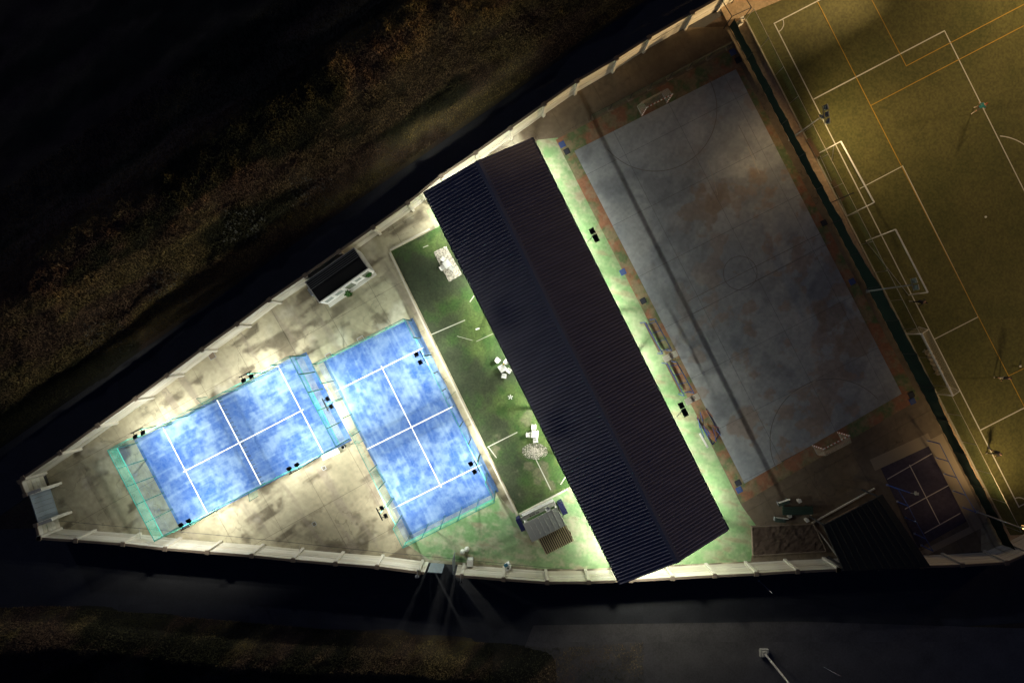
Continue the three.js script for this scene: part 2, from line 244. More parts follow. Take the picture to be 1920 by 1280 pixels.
{
  const faint = mat([0.18, 0.165, 0.155], 0.9), pale = mat([0.42, 0.38, 0.32], 0.9), y = 0.03;
  part('court_line', arc(at(1388, 512), 1.8, 0, 6.2832, 0.06, y), faint, court);
  part('court_line', strip(at(1290, 564), at(1540, 437), 0.06, y), faint, court); part('court_line', strip(at(1300, 588), at(1560, 452), 0.05, y), faint, court);
  const g1 = at(1228, 205), g2 = at(1560, 826);
  part('court_line', arc(g1, 6.6, R(-28), R(140), 0.07, y, 60), faint, court); part('court_line', arc(g2, 6.6, R(152), R(318), 0.07, y, 60), faint, court);
  part('court_line', strip(at(1466, 748), at(1530, 713), 0.07, y + 0.002), pale, court); part('court_line', strip(at(1402, 275), at(1424, 326), 0.06, y + 0.002), pale, court); part('court_line', strip(at(1328, 300), at(1346, 366), 0.05, y + 0.002), pale, court); part('court_line', strip(at(1385, 235), at(1418, 300), 0.05, y + 0.004), faint, court);
  // hatch plates along the border
  const plates = [[1054, 271, 0], [1063, 284, 1], [1168, 510, 0], [1206, 564, 1], [1384, 905, 1], [1386, 918, 0], [1374, 98, 0], [1384, 113, 1], [1709, 740, 1], [1711, 752, 0], [1545, 418, 1], [1598, 528, 0]];
  const where = ['beside the canopy corner', 'nearest the grey slab at the canopy corner', 'midway along the canopy side', 'just above the blue bench frame', 'by the lower left court corner', 'outside the lower left court corner', 'outside the top court corner', 'at the top court corner', 'at the lower right court corner', 'outside the lower right court corner', 'midway along the dark screen side', 'near the lamp pole on the screen side'];
  plates.forEach(([x, y, k], i) => { const p = at(x, y), t = thing('ground_socket', `square ${k ? 'dark' : 'blue'} goal socket plate ${where[i]}`, 'socket', [p.x, 0.03, p.z], R(27), 'socket plates on the court border'); part('frame', [bx(0.62, 0.03, 0.06, 0, 0, 0.28), bx(0.62, 0.03, 0.06, 0, 0, -0.28), bx(0.06, 0.03, 0.5, 0.28), bx(0.06, 0.03, 0.5, -0.28)], k ? M.dark : M.blue, t); part('plate', bx(0.5, 0.05, 0.5), k ? mat([0.03, 0.035, 0.05], 0.7) : mat([0.06, 0.10, 0.26], 0.7), t); });
}

// football pitch beyond the dark screen
const sandTex = tex(512, 512, (u, v) => sc3(mix3([0.44, 0.32, 0.20], [0.54, 0.41, 0.28], fbm(u * 9, v * 9, 4, 501)), 0.7 + 0.6 * fbm(u * 60, v * 60, 3, 511))); sandTex.repeat.set(1 / 12, 1 / 12);
structure('sandy_path', flat([FENCE_A, FENCE_B, at(1960, 1000), at(2200, 1060), at(2200, -200), at(1250, -200)], -0.004), new THREE.MeshStandardMaterial({ map: sandTex, roughness: 1 }), 'sandy concrete path between dark screen and football turf');
const pitchReg = [22, -58, 68, 96];
const pitchTex = tex(1088, 1536, (u, v) => { const x = 22 + u * 68, z = -58 + v * 96, n = fbm(x * 0.14, z * 0.14, 4, 521), m = fbm(x * 0.6, z * 0.6, 4, 531), f = fbm(x * 6, z * 6, 2, 541); const c = mix3([0.082, 0.086, 0.024], [0.112, 0.108, 0.034], sst(0.3, 0.7, n * 0.6 + m * 0.4)); return sc3(c, 0.62 + 0.76 * f); });
const turfX = y => 1397 + 0.5115 * (y - 36), goalX = y => 1452 + 0.507 * (y - 44);
const pitch = structure('football_pitch', flat([at(turfX(30), 30), at(1500, -14), at(1900, -215), at(2400, -440), at(2600, 980), at(1895, 1003)], 0.004, pitchReg), new THREE.MeshStandardMaterial({ map: pitchTex, roughness: 1 }), 'olive green football turf with white and yellow lines');
{
  const y = 0.008, W = (a, b, w = 0.12) => part('pitch_line', strip(at(...a), at(...b), w * 0.82, y), M.pitchline, pitch), Y = (a, b) => part('pitch_line', strip(at(...a), at(...b), 0.085, y + 0.004), M.yellow, pitch);
  W([1451.5, 43], [1911.5, 951], 0.14); W([1451, 44.5], [1700, -84], 0.14); W([1526, 186], [1772, 57.5], 0.15); W([1771, 57], [2010, 536], 0.13); W([1838, 806.5], [2060, 694], 0.13); W([1612.5, 353.5], [1693.5, 311], 0.11); W([1692.5, 310.5], [1835, 594.5], 0.11); W([1835.5, 593.5], [1752, 636], 0.11); W([1910, 950], [1990, 910], 0.13);
  part('pitch_line', arc(at(1452, 44), 1.0, R(-27), R(63), 0.09, y + 0.003, 14), M.pitchline, pitch); part('pitch_line', arc(at(1911, 950), 1.0, R(-117), R(-27), 0.09, y + 0.003, 14), M.pitchline, pitch);
  part('pitch_line', arc(at(1869, 345), 9.15 * 0.56, R(-86), R(20), 0.10, y + 0.003, 30), M.pitchline, pitch);
  Y([1533, 3], [1925, 770]); Y([1634, -2], [1700, 124.5]); Y([1699, 124], [1990, -28]); Y([1633, 198], [1990, 12]); Y([1892, 704.5], [1990, 655]);
}

// small court, paths and planting bed in the lower right
const miniTex = tex(256, 384, (u, v) => sc3(mix3([0.040, 0.034, 0.068], [0.068, 0.052, 0.075], fbm(u * 6, v * 9, 4, 551)), 0.7 + 0.6 * fbm(u * 40, v * 60, 3, 561)));
const mini = structure('small_court', flat(plan([[1648, 870], [1752, 822], [1822, 972], [1722, 1028]]), 0.008, [39, 10, 12, 14]), new THREE.MeshStandardMaterial({ map: miniTex, roughness: 0.9 }), 'small dark purple court with thin white lines');
[[[1664, 898], [1748, 850]], [[1705.6, 871], [1762.5, 982]], [[1697, 954], [1780, 909]], [[1734, 999], [1801, 961.6]]].forEach(([a, b]) => part('court_line', strip(at(...a), at(...b), 0.09, 0.012), mat([0.6, 0.55, 0.5], 0.9), mini));
structure('tan_path', [strip(at(1636, 872), at(1745, 822), 1.3, 0.014), strip(at(1752, 820), at(1836, 985), 1.9, 0.016), strip(at(1726, 1040), at(1842, 982), 0.7, 0.018)], new THREE.MeshStandardMaterial({ color: lin([0.33, 0.27, 0.19]), roughness: 1 }), 'tan concrete path around the small court');
{
  const bed = thing('planting_bed', 'rectangular soil bed with concrete kerb near the dark roofed hut', 'planting bed');
  const q = plan([[1409, 986], [1524, 981], [1548, 1032], [1411, 1040]]), cen = q.reduce((a, p) => a.add(p), new THREE.Vector3()).multiplyScalar(0.25);
  const soil = new THREE.PlaneGeometry(1, 1, 1, 1); soil.dispose();
  const n = 70, P = [], I = []; for (let j = 0; j <= n; j++) for (let i = 0; i <= n; i++) { const a = q[0].clone().lerp(q[1], i / n), b = q[3].clone().lerp(q[2], i / n), p = a.lerp(b, j / n); P.push(p.x, 0.06 + 0.2 * fbm(p.x * 2.5, p.z * 2.5, 5, 571), p.z); }
  for (let j = 0; j < n; j++) for (let i = 0; i < n; i++) { const a = j * (n + 1) + i; I.push(a, a + n + 1, a + 1, a + 1, a + n + 1, a + n + 2); }
  const g = new THREE.BufferGeometry(); g.setAttribute('position', new THREE.Float32BufferAttribute(P, 3)); g.setIndex(I); g.computeVertexNormals(); part('soil', g, mat([0.075, 0.05, 0.035], 1), bed);
  q.forEach((a, i) => { const b = q[(i + 1) % 4], d = b.clone().sub(a); const k = part('kerb', bx(d.length() + 0.1, 0.2, 0.10), M.cope, bed, [(a.x + b.x) / 2, 0.11, (a.z + b.z) / 2]); k.rotation.y = -Math.atan2(d.z, d.x); });
}
[[[1522, 980], [1640, 915], 'rising towards the small court'], [[1524, 982], [1582, 1058], 'running down to the boundary wall']].forEach(([a, b, w]) => { const A = at(...a), B = at(...b), d = B.clone().sub(A), t = thing('garden_kerb', `thin concrete kerb beside the dark roofed hut, ${w}`, 'kerb'), n = Math.round(d.length() / 1.6); for (let i = 0; i < n; i++) { const p = A.clone().lerp(B, (i + 0.5) / n); part('kerb_stone', bx(d.length() / n - 0.02, 0.14, 0.13), M.post, t, [p.x, 0.07, p.z]).rotation.y = -Math.atan2(d.z, d.x); } });

// ------------------------------------------------------------------ boundary walls of posts and stacked concrete planks
const plankG = {};
function boundaryWall(label, pts, { inward, from = 0, skip = [] }) {
  const t = thing('boundary_wall', label, 'wall', [0, 0, 0], 0, 'precast concrete boundary walls');
  pts.forEach((p, i) => {
    const q = pts[Math.min(i + 1, pts.length - 1)], o = pts[Math.max(i - 1, 0)], d = q.clone().sub(o).normalize(), n = new THREE.Vector3(-d.z, 0, d.x); if (n.dot(inward) < 0) n.negate();
    if (!skip.includes(i)) { const c = p.clone().addScaledVector(n, 0.10), ry = -Math.atan2(d.z, d.x); part('post', bx(0.30, WH + 0.10, 0.34), M.post, t, [c.x, (WH + 0.1) / 2 - 0.03, c.z]).rotation.y = ry; const k = p.clone().addScaledVector(n, -0.02); part('post_cap', bx(0.42, 0.07, 0.44), M.cope, t, [k.x, WH + 0.10, k.z]).rotation.y = ry; }
    if (i === pts.length - 1) return;
    const e = q.clone().sub(p), L = e.length(), ry = -Math.atan2(e.z, e.x), m = p.clone().add(q).multiplyScalar(0.5), N = 5, h = WH / N, key = L.toFixed(1);
    for (let k = 0; k < N; k++) part('plank', plankG[key + k % 2] ??= bx(L - 0.26, h - 0.025, 0.09), (i * 3 + k * 5) % 7 < 3 ? M.wallB : M.wall, t, [m.x + n.x * (0.008 * ((i + k) % 3)), h * (k + 0.5) - 0.02, m.z + n.z * (0.008 * ((i + k) % 3))]).rotation.y = ry;
    part('coping', bx(L - 0.40, 0.07, 0.24), M.cope, t, [m.x - n.x * 0.05, WH + 0.025, m.z - n.z * 0.05]).rotation.y = ry;
  });
  return t;
}
const IN = (x, z) => new THREE.Vector3(x, 0, z);
boundaryWall('long pale concrete plank wall running behind the container cabin and canopy end', NW, { inward: IN(0.57, 0.82) });
boundaryWall('pale concrete plank wall below the left padel court, up to the grey gate', SA, { inward: IN(0, -1), skip: [10] });
boundaryWall('concrete plank wall passing below the kiosk and the canopy end', SB, { inward: IN(0, -1), skip: [0] });
boundaryWall('dim tan concrete plank wall behind and right of the dark roofed hut', SC, { inward: IN(0, -1) });
boundaryWall('short wall stub at the pointed end, above the blue grey vehicle gate', [at(38, 902, WH).setY(0), at(48, 927, WH).setY(0)], { inward: IN(1, 0) });
boundaryWall('short wall stub at the pointed end, below the blue grey vehicle gate', [at(68, 984, WH).setY(0), at(74, 1008, WH).setY(0)], { inward: IN(1, 0) });
{ // return cheeks beside the vehicle gate
  for (const [a, b, w] of [[[48, 927], [82, 915], 'upper'], [[68, 984], [106, 970], 'lower']]) {
    const A = at(...a, WH).setY(0), B = A.clone().add(IN(1.55, -0.55)), d = B.clone().sub(A), t = thing('gate_pier', `white rendered pier wall on the ${w} side of the vehicle gate`, 'pier', [(A.x + B.x) / 2, 0, (A.z + B.z) / 2], -Math.atan2(d.z, d.x));
    part('pier', bx(d.length(), WH, 0.24, 0, WH / 2), M.wall, t); part('pier_cap', bx(d.length() + 0.08, 0.06, 0.32, 0, WH + 0.03), M.offwhite, t); for (let i = 0; i < 3; i++) part('pilaster', bx(0.1, WH - 0.2, 0.08, -0.6 + i * 0.55, WH / 2, w === 'upper' ? 0.15 : -0.15), M.offwhite, t);
  }
  const A = at(53, 928, WH).setY(0), B = at(70, 981, WH).setY(0), d = B.clone().sub(A), g = thing('vehicle_gate', 'closed blue grey sheet metal vehicle gate at the pointed end', 'gate', [(A.x + B.x) / 2, 0, (A.z + B.z) / 2], -Math.atan2(d.z, d.x)), L = d.length();
  for (let i = 0; i < 6; i++) part('gate_panel', bx(L / 6 - 0.015, 2.25, 0.05, -L / 2 + L / 6 * (i + 0.5), 1.22), M.gate, g);
  part('top_rail', bx(L, 0.1, 0.09, 0, 2.4), M.gate, g); part('bottom_rail', bx(L, 0.1, 0.09, 0, 0.06), M.gate, g);
}
{ // pedestrian gate: one leaf closed, one swung in
  const leaf = (A, ry, label) => { const t = thing('gate_leaf', label, 'gate', A, ry, 'leaves of the grey yard gate'); for (let i = 0; i < 4; i++) part('gate_panel', bx(0.36, 2.2, 0.04, 0.2 + i * 0.37, 1.16), M.gate, t); part('top_rail', bx(1.55, 0.08, 0.07, 0.76, 2.3), M.gate, t); part('handle', bx(0.12, 0.03, 0.12, 1.4, 1.05), M.galv, t); return t; };
  leaf(at(800.5, 1073.7, WH).setY(0), -0.07, 'closed left leaf of the grey metal yard gate'); leaf(at(849, 1078, WH).setY(0), R(92), 'right leaf of the grey yard gate, swung open into the yard');
}

// ------------------------------------------------------------------ lamps
function areaLight(col, power, w, d, pos, target) { const l = new THREE.RectAreaLight(lin(col), power, w, d); l.position.copy(pos); l.lookAt(target); scene.add(l); return l; }
function floodMast(pos, turn, label) {                 // padel court mast: local -z looks over the court
  const t = thing('floodlight_mast', label, 'floodlight', pos, turn, 'floodlight masts of the padel courts');
  part('pole', bar([0, 0, 0.15], [0, 5.25, 0.15], 0.055, 8), M.green, t); part('cross_arm', bx(1.35, 0.07, 0.09, 0, 5.25, 0.15), M.dark, t);
  t.updateMatrixWorld(true);
  for (const x of [-0.42, 0.42]) {
    part('bracket', bx(0.06, 0.05, 0.32, x, 5.25, 0.0), M.dark, t);
    const h = new THREE.Group(); h.name = 'lamp_head'; h.position.set(x, 5.24, -0.32); h.rotation.x = R(22); t.add(h);
    part('housing', [bx(0.44, 0.07, 0.40), ...[0, 1, 2, 3, 4].map(i => bx(0.03, 0.06, 0.36, -0.16 + i * 0.08, 0.06))], M.black, h); part('lamp_glass', bx(0.38, 0.01, 0.34, 0, -0.042), M.lampglow, h);
    h.updateMatrixWorld(true);
    areaLight(PADEL_COL, PADEL_LAMP, 0.4, 0.36, new THREE.Vector3(0, -0.065, 0).applyMatrix4(h.matrixWorld), new THREE.Vector3(0, -5, 0).applyMatrix4(h.matrixWorld));
  }
  return t;
}

// ------------------------------------------------------------------ padel courts
function padelTexture(s0) { return tex(1024, 512, (u, v) => {
  const x = u * 20.6 - 10.3, z = v * 10.6 - 5.3, ax = Math.abs(x);
  const m = fbm(x * 0.62 + s0, z * 0.62, 4, s0), p = fbm(x * 1.5, z * 1.5 + s0, 5, s0 + 9), st = fbm(x * 0.35, z * 3.2 + s0, 3, s0 + 21), f = fbm(x * 7, z * 7, 3, s0 + 31), rows = 0.5 + 0.5 * Math.sin(z * 6.28 / 0.55 + vn(x * 0.3, z, s0) * 1.5);
  let sand = 0.10 + 0.50 * sst(0.34, 0.72, p * 0.55 + m * 0.45) * (0.4 + 0.6 * sst(0.4, 2.4, ax + 1.2 * (m - 0.5)) * (1 - 0.5 * sst(6.4, 8.2, ax))) + 0.16 * sst(0.42, 0.7, st) * rows + 0.2 * sst(4.3, 5.1, Math.abs(z) + 0.5 * (m - 0.5)); sand += 0.22 * (fbm(x * 3.1 + s0, z * 3.1, 3, s0 + 51) - 0.5) + 0.14 * (f - 0.5);
  return mix3([0.009, 0.056, 0.235], [0.23, 0.34, 0.45], clamp(sand * 0.85)); }); }
function padelCourt(cx, cy, th, which, s0, lampNames) {
  const c = at(cx, cy), side = which;
  const fl = structure('padel_floor', bx(20.6, 0.02, 10.6), new THREE.MeshStandardMaterial({ map: padelTexture(s0), roughness: 0.95 }), `blue sand dusted padel floor of the ${side} court`);
  { const g = fl.geometry, p = g.attributes.position, uv = g.attributes.uv; for (let i = 0; i < p.count; i++) uv.setXY(i, (p.getX(i) + 10.3) / 20.6, (p.getZ(i) + 5.3) / 10.6); }
  fl.position.set(c.x, 0.012, c.z); fl.rotation.y = th;
  const ln = (w, d, x, z) => part('court_line', bx(w, 0.006, d), M.line, fl, [x, 0.013, z]);
  ln(0.09, 10, -6.95, 0); ln(0.09, 10, 6.95, 0); ln(14.4, 0.09, 0, 0);
  const net = thing('padel_net', `padel net with white tape across the ${side} court`, 'net', [c.x, 0.022, c.z], th, 'padel nets');
  part('mesh', new THREE.PlaneGeometry(10, 0.85).rotateY(Math.PI / 2).translate(0, 0.45, 0), M.net, net); part('tape', bx(0.10, 0.05, 10, 0, 0.90), M.line, net); for (const z of [-5, 5]) part('post', bar([0, 0, z * 1.01], [0, 1.0, z * 1.01], 0.05), M.green, net); part('centre_band', bx(0.02, 0.88, 0.06, 0, 0.44), M.line, net);
  const cage = thing('padel_cage', `glass and teal mesh enclosure around the ${side} court`, 'enclosure', [c.x, 0.02, c.z], th, 'padel enclosures');
  const Hh = 4.2, gw = 1.96;
  const G3x = bx(0.014, 2.96, gw), G3z = bx(gw, 2.96, 0.014), G2z = bx(gw, 1.96, 0.014), PL = (w, h) => { const g = new THREE.PlaneGeometry(w, h); const uv = g.attributes.uv; for (let i = 0; i < 4; i++) uv.setXY(i, uv.getX(i) * w, uv.getY(i) * h); return g; };
  const Mx = PL(gw, 1.16).rotateY(Math.PI / 2), Mz12 = PL(gw, 1.16), Mz30 = PL(gw, 3.0), P4 = bx(0.09, Hh, 0.09, 0, Hh / 2), P3 = bx(0.08, 3.1, 0.08, 0, 1.55);
  for (const s of [-1, 1]) {
    for (let i = 0; i < 5; i++) { part('glass_panel', G3x, M.glass, cage, [s * 10.0, 1.5, -4 + 2 * i]); part('mesh_panel', Mx, M.mesh, cage, [s * 10.0, 3.6, -4 + 2 * i]); }
    for (let i = 0; i < 6; i++) part('post', P4, M.green, cage, [s * 10.09, 0, -5 + 2 * i]);
    part('top_rail', bx(0.06, 0.06, 10.2), M.teal, cage, [s * 10.09, Hh, 0]); part('mid_rail', bx(0.06, 0.06, 10.1), M.teal, cage, [s * 10.06, 3.0, 0]);
    for (const e of [-1, 1]) {
      part('glass_panel', G3z, M.glass, cage, [e * 9.0, 1.5, s * 5.0]); part('glass_panel', G2z, M.glass, cage, [e * 7.0, 1.0, s * 5.0]);
      part('mesh_panel', Mz12, M.mesh, cage, [e * 9.0, 3.6, s * 5.0]); part('mesh_panel', Mz12, M.mesh, cage, [e * 7.0, 2.6, s * 5.0]);
      part('post', P4, M.green, cage, [e * 8.0, 0, s * 5.09]); part('top_rail', bx(2.0, 0.05, 0.05), M.teal, cage, [e * 9.0, Hh, s * 5.06]);
      for (const x of [2, 4, 6]) part('post', P3, M.green, cage, [e * x, 0, s * 5.09]);
      for (const x of [3, 5]) part('mesh_panel', Mz30, M.mesh, cage, [e * x, 1.55, s * 5.0]);
      part('mesh_panel', Mz12, M.mesh, cage, [e * 1, 2.5, s * 5.0]);
    }
    part('top_rail', bx(16, 0.05, 0.05), M.teal, cage, [0, 3.12, s * 5.06]);
    // small door swung open at each side's middle
    const dr = part('door', PL(0.95, 1.9).translate(0.48, 0, 0), M.mesh, cage, [-0.96, 0.98, s * 5.05]); dr.rotation.y = -s * 1.9; part('door_frame', [bx(0.04, 1.94, 0.04, 0.02), bx(0.04, 1.94, 0.04, 0.95), bx(0.95, 0.04, 0.04, 0.48, 0.95)], M.green, dr);
  }
  let k = 0; const rot = (x, z) => { const v = new THREE.Vector3(x, 0, z).applyAxisAngle(new THREE.Vector3(0, 1, 0), th); return v.add(c); };
  for (const s of [-1, 1]) for (const x of [-5.9, 5.9]) floodMast(rot(x, s * 5.12), s > 0 ? th : th + Math.PI, `twin head floodlight mast ${lampNames[k++]}`);
}
padelCourt(456, 826, R(27.4), 'left', 610, ['at the outer upper side of the left padel court', 'on the wall side of the left court, near the right court', 'at the lower outer corner of the left padel court', 'below the left court, nearest the right court']);
padelCourt(771, 799.5, R(26.4 - 90), 'right', 640, ['on the turf side of the right court, upper one', 'on the turf side of the right court, nearest the kiosk', 'standing between the two padel courts', 'on the left side of the right court, lower one']);

// ------------------------------------------------------------------ long canopy with ribbed metal roof
{
  const EV = 5.0, RG = 6.1, Wd = 5.75, L = 42.7, N = 42, sw = L / N, t = thing('sports_canopy', 'long open canopy with dark ribbed gable roof across the ground', 'canopy', [6.25, 0, 1.9], TH);
  const roofTex = tex(256, 256, (u, v) => sc3([0.43, 0.41, 0.47], 0.75 + 0.3 * fbm(u * 3, v * 9, 4, 701) + 0.2 * fbm(u * 30, v * 60, 2, 711)));
  const roofMats = [1, 0.97, 1.02].map((k, i) => { const q = roofTex.clone(); q.offset.set(i * 0.37, i * 0.21); q.needsUpdate = true; return new THREE.MeshStandardMaterial({ map: q, color: lin([k, k, k]), roughness: 0.55, metalness: 0.15 }); });
  const prof = []; for (let k = 0; k < 3; k++) { const z = k * sw / 3; prof.push([z, 0], [z + 0.20, 0], [z + 0.225, 0.075], [z + 0.285, 0.075], [z + 0.31, 0]); } prof.push([sw + 0.02, 0]);
  const sheet = s => { const P = [], U = [], I = []; const dir = [s * Wd, -(RG - EV)], len = Math.hypot(...dir), nx = (RG - EV) / len * s, ny = Wd / len;
    for (const off of [0, -0.01]) for (const e of [0, 1]) for (const [z, h] of prof) { P.push(dir[0] * e * 1.02 + nx * (h + off), RG + dir[1] * e * 1.02 + ny * (h + off), z); U.push(e * 2, z); }
    const n = prof.length; for (let i = 0; i < n - 1; i++) { const a = i, b = i + n; const q = s > 0 ? [a, a + 1, b, b, a + 1, b + 1] : [a, b, a + 1, a + 1, b, b + 1]; I.push(...q); I.push(...q.map(v => v + 2 * n).reverse()); } for (let i = 0; i < n - 1; i++) { const a = i + n, b = i + 3 * n; I.push(a, a + 1, b, b, a + 1, b + 1); }
    let g = new THREE.BufferGeometry(); g.setAttribute('position', new THREE.Float32BufferAttribute(P, 3)); g.setAttribute('uv', new THREE.Float32BufferAttribute(U, 2)); g.setIndex(I); g = g.toNonIndexed(); g.computeVertexNormals(); return g; };
  for (const s of [-1, 1]) { const g = sheet(s); for (let i = 0; i < N; i++) part('roof_sheet', g, roofMats[(i * 5 + (s > 0 ? 1 : 0)) % 3], t, [0, 0, -L / 2 + i * sw]); part('gutter', [bx(0.16, 0.02, L, s * 5.93, EV - 0.14), bx(0.02, 0.14, L, s * 6.0, EV - 0.08)], M.galv, t); part('eave_beam', bx(0.14, 0.26, L - 0.4, s * 5.45, EV - 0.12), M.galv, t); }
  part('ridge_cap', [bx(0.34, 0.02, L, -0.16, RG + 0.075, 0, 0, 0.19), bx(0.34, 0.02, L, 0.16, RG + 0.075, 0, 0, -0.19)], mat([0.42, 0.42, 0.48], 0.5, { metalness: 0.2 }), t);
  for (let i = 0; i < 8; i++) { const z = -L / 2 + 0.5 + i * (L - 1) / 7; for (const s of [-1, 1]) part('column', bx(0.2, EV - 0.25, 0.2, s * 5.45, (EV - 0.25) / 2, z), M.galv, t);
    part('rafter', [bx(5.6, 0.18, 0.1, -2.75, 5.38, z, 0, 0.19), bx(5.6, 0.18, 0.1, 2.75, 5.38, z, 0, -0.19), bx(10.8, 0.1, 0.1, 0, 4.8, z)], M.galv, t); }
  part('side_rail', bx(0.03, 0.03, L - 0.8, 5.45, 3.8), M.galv, t);
  t.updateMatrixWorld(true);
  for (const x of [-3.6, 3.6]) for (let i = 0; i < 6; i++) { const z = -18.6 + i * 7.44, y = 4.68;
    part('luminaire', bx(0.22, 0.1, 1.3, x, y + 0.07, z), M.galv, t); part('lamp_glass', bx(0.14, 0.02, 1.2, x, y + 0.012, z), M.lampglow, t);
    const p = new THREE.Vector3(x, y - 0.02, z).applyMatrix4(t.matrixWorld); areaLight(SHED_COL, SHED_LAMP * (x > 0 ? 12 : 6.5), 0.055, 1.15, p, p.clone().add(new THREE.Vector3(0.0001, -1, 0))).quaternion.setFromEuler(new THREE.Euler(-Math.PI / 2, TH, 0, 'YXZ'));
    const sp = new THREE.SpotLight(lin(SHED_COL), SHED_SPOT, 0, R(62), 0.7, 2); sp.position.copy(p).setY(p.y - 0.02); sp.target.position.copy(p).setY(0); sp.castShadow = true; sp.shadow.radius = 12; scene.add(sp, sp.target); }
}
for (const [z, w] of [[-20.6, -1], [20.6, 1]]) { const t = scene.getObjectByName('sports_canopy'); for (const x of [-2.6, 2.2]) { const h = new THREE.Group(); h.name = 'gable_floodlight'; h.position.set(x, 4.62, z); h.rotation.x = -w * R(w > 0 ? 42 : 22); t.add(h); part('housing', bx(0.5, 0.09, 0.36, 0, 0.05), M.galv, h); part('lamp_glass', bx(0.44, 0.012, 0.3, 0, -0.002), M.lampglow, h); h.updateMatrixWorld(true); areaLight(SHED_COL, w > 0 ? 900 : x < 0 ? 420 : 200, 0.44, 0.3, new THREE.Vector3(0, -0.03, 0).applyMatrix4(h.matrixWorld), new THREE.Vector3(0, -5, 0).applyMatrix4(h.matrixWorld)); } }
// twin floodlights hung out from the canopy eave (switched off)
for (const [px, py, w] of [[1114, 440, 'upper pair'], [1281, 767, 'lower pair, above the blue bench frame']]) {
  const p = at(px, py, 4.6), t = thing('eave_floodlight', `black twin floodlight off the canopy eave, ${w}`, 'floodlight', [p.x, 4.6, p.z], TH, 'floodlights on the canopy eave');
  part('housing', [bx(0.5, 0.16, 0.56, 0, 0, -0.42), ...[0, 1, 2, 3].map(i => bx(0.5, 0.05, 0.03, 0, 0.1, -0.6 + i * 0.12))], M.black, t); part('housing', [bx(0.5, 0.16, 0.76, 0, 0, 0.38), ...[0, 1, 2, 3].map(i => bx(0.5, 0.05, 0.03, 0, 0.1, 0.12 + i * 0.15))], M.black, t);
  part('arm', bar([-1.2, 0.1, 0.5], [0, 0.02, 0], 0.035), M.galv, t); part('clamp', bx(0.5, 0.03, 0.06, 0, 0.12, -0.08), M.offwhite, t);
}

// ------------------------------------------------------------------ container cabin and its plants
{
  const c = at(603 + 13, 541, 0), th = R(35), P = at(642, 540);
  const t = thing('container_cabin', 'container cabin with black ribbed roof and white windowed front', 'cabin', [0, 0, 0], th);
  const q = [[572, 528], [665, 467], [688, 500], [598, 568]].map(([x, y]) => at(x, y, 2.6)), m = q.reduce((a, p) => a.add(p), new THREE.Vector3()).multiplyScalar(0.25); t.position.set(m.x, 0, m.z);
  const W = 6.06, D = 2.5, Hc = 2.55;
  part('back_wall', bx(W, Hc, 0.06, 0, Hc / 2, -D / 2), M.galv, t); for (const s of [-1, 1]) part('end_wall', [bx(0.06, Hc, D, s * W / 2, Hc / 2, 0), ...[0, 1, 2, 3, 4, 5].map(i => bx(0.04, Hc - 0.3, 0.14, s * (W / 2 + 0.04), Hc / 2, -1 + i * 0.4))], mat([0.40, 0.42, 0.43], 0.5), t);
  part('front_wall', bx(W, Hc, 0.06, 0, Hc / 2, D / 2), M.white, t);
  part('roof_deck', bx(W - 0.1, 0.06, D - 0.06, 0, Hc - 0.02, 0), M.black, t); for (let i = 0; i < 5; i++) part('roof_rib', bx(W - 0.16, 0.09, 0.05, 0, Hc + 0.05, -1.1 + i * 0.2), mat([0.16, 0.17, 0.18], 0.45, { metalness: 0.4 }), t);
  part('roof_mat', bx(W - 0.2, 0.02, 1.25, 0, Hc + 0.025, 0.55), mat([0.006, 0.006, 0.007], 0.9), t);
  part('roof_frame', [bx(W + 0.1, 0.14, 0.1, 0, Hc + 0.02, D / 2 + 0.02), bx(W + 0.1, 0.1, 0.08, 0, Hc + 0.02, -D / 2), bx(0.09, 0.1, D, -W / 2, Hc + 0.02), bx(0.09, 0.1, D, W / 2, Hc + 0.02)], M.offwhite, t);
  for (const [x, w, y0, y1, door] of [[-2.3, 1.0, 0.9, 2.1], [-1.05, 1.0, 0.9, 2.1], [0.25, 1.0, 0.1, 2.15, 1], [1.35, 0.8, 1.0, 2.1], [2.35, 0.95, 0.1, 2.15, 1]]) { const f = part(door ? 'door' : 'window', bx(w, y1 - y0, 0.04), door ? mat([0.13, 0.15, 0.11], 0.6) : mat([0.20, 0.24, 0.22], 0.3), t, [x, (y0 + y1) / 2, D / 2 + 0.05]); part('frame', [bx(w + 0.1, 0.07, 0.1, 0, (y1 - y0) / 2, 0.03), bx(w + 0.1, 0.07, 0.1, 0, -(y1 - y0) / 2, 0.03), bx(0.07, y1 - y0, 0.1, -w / 2, 0, 0.03), bx(0.07, y1 - y0, 0.1, w / 2, 0, 0.03)], M.white, f); }
  part('doorstep', bx(W, 0.12, 0.35, 0, 0.06, D / 2 + 0.25), M.offwhite, t); part('downpipe', bar([-W / 2 - 0.1, 0, D / 2 - 0.2], [-W / 2 - 0.1, 2.5, D / 2 - 0.2], 0.06), M.dark, t); part('air_unit', bx(0.35, 0.6, 0.8, -W / 2 - 0.25, 1.7, -0.3), M.galv, t);
}
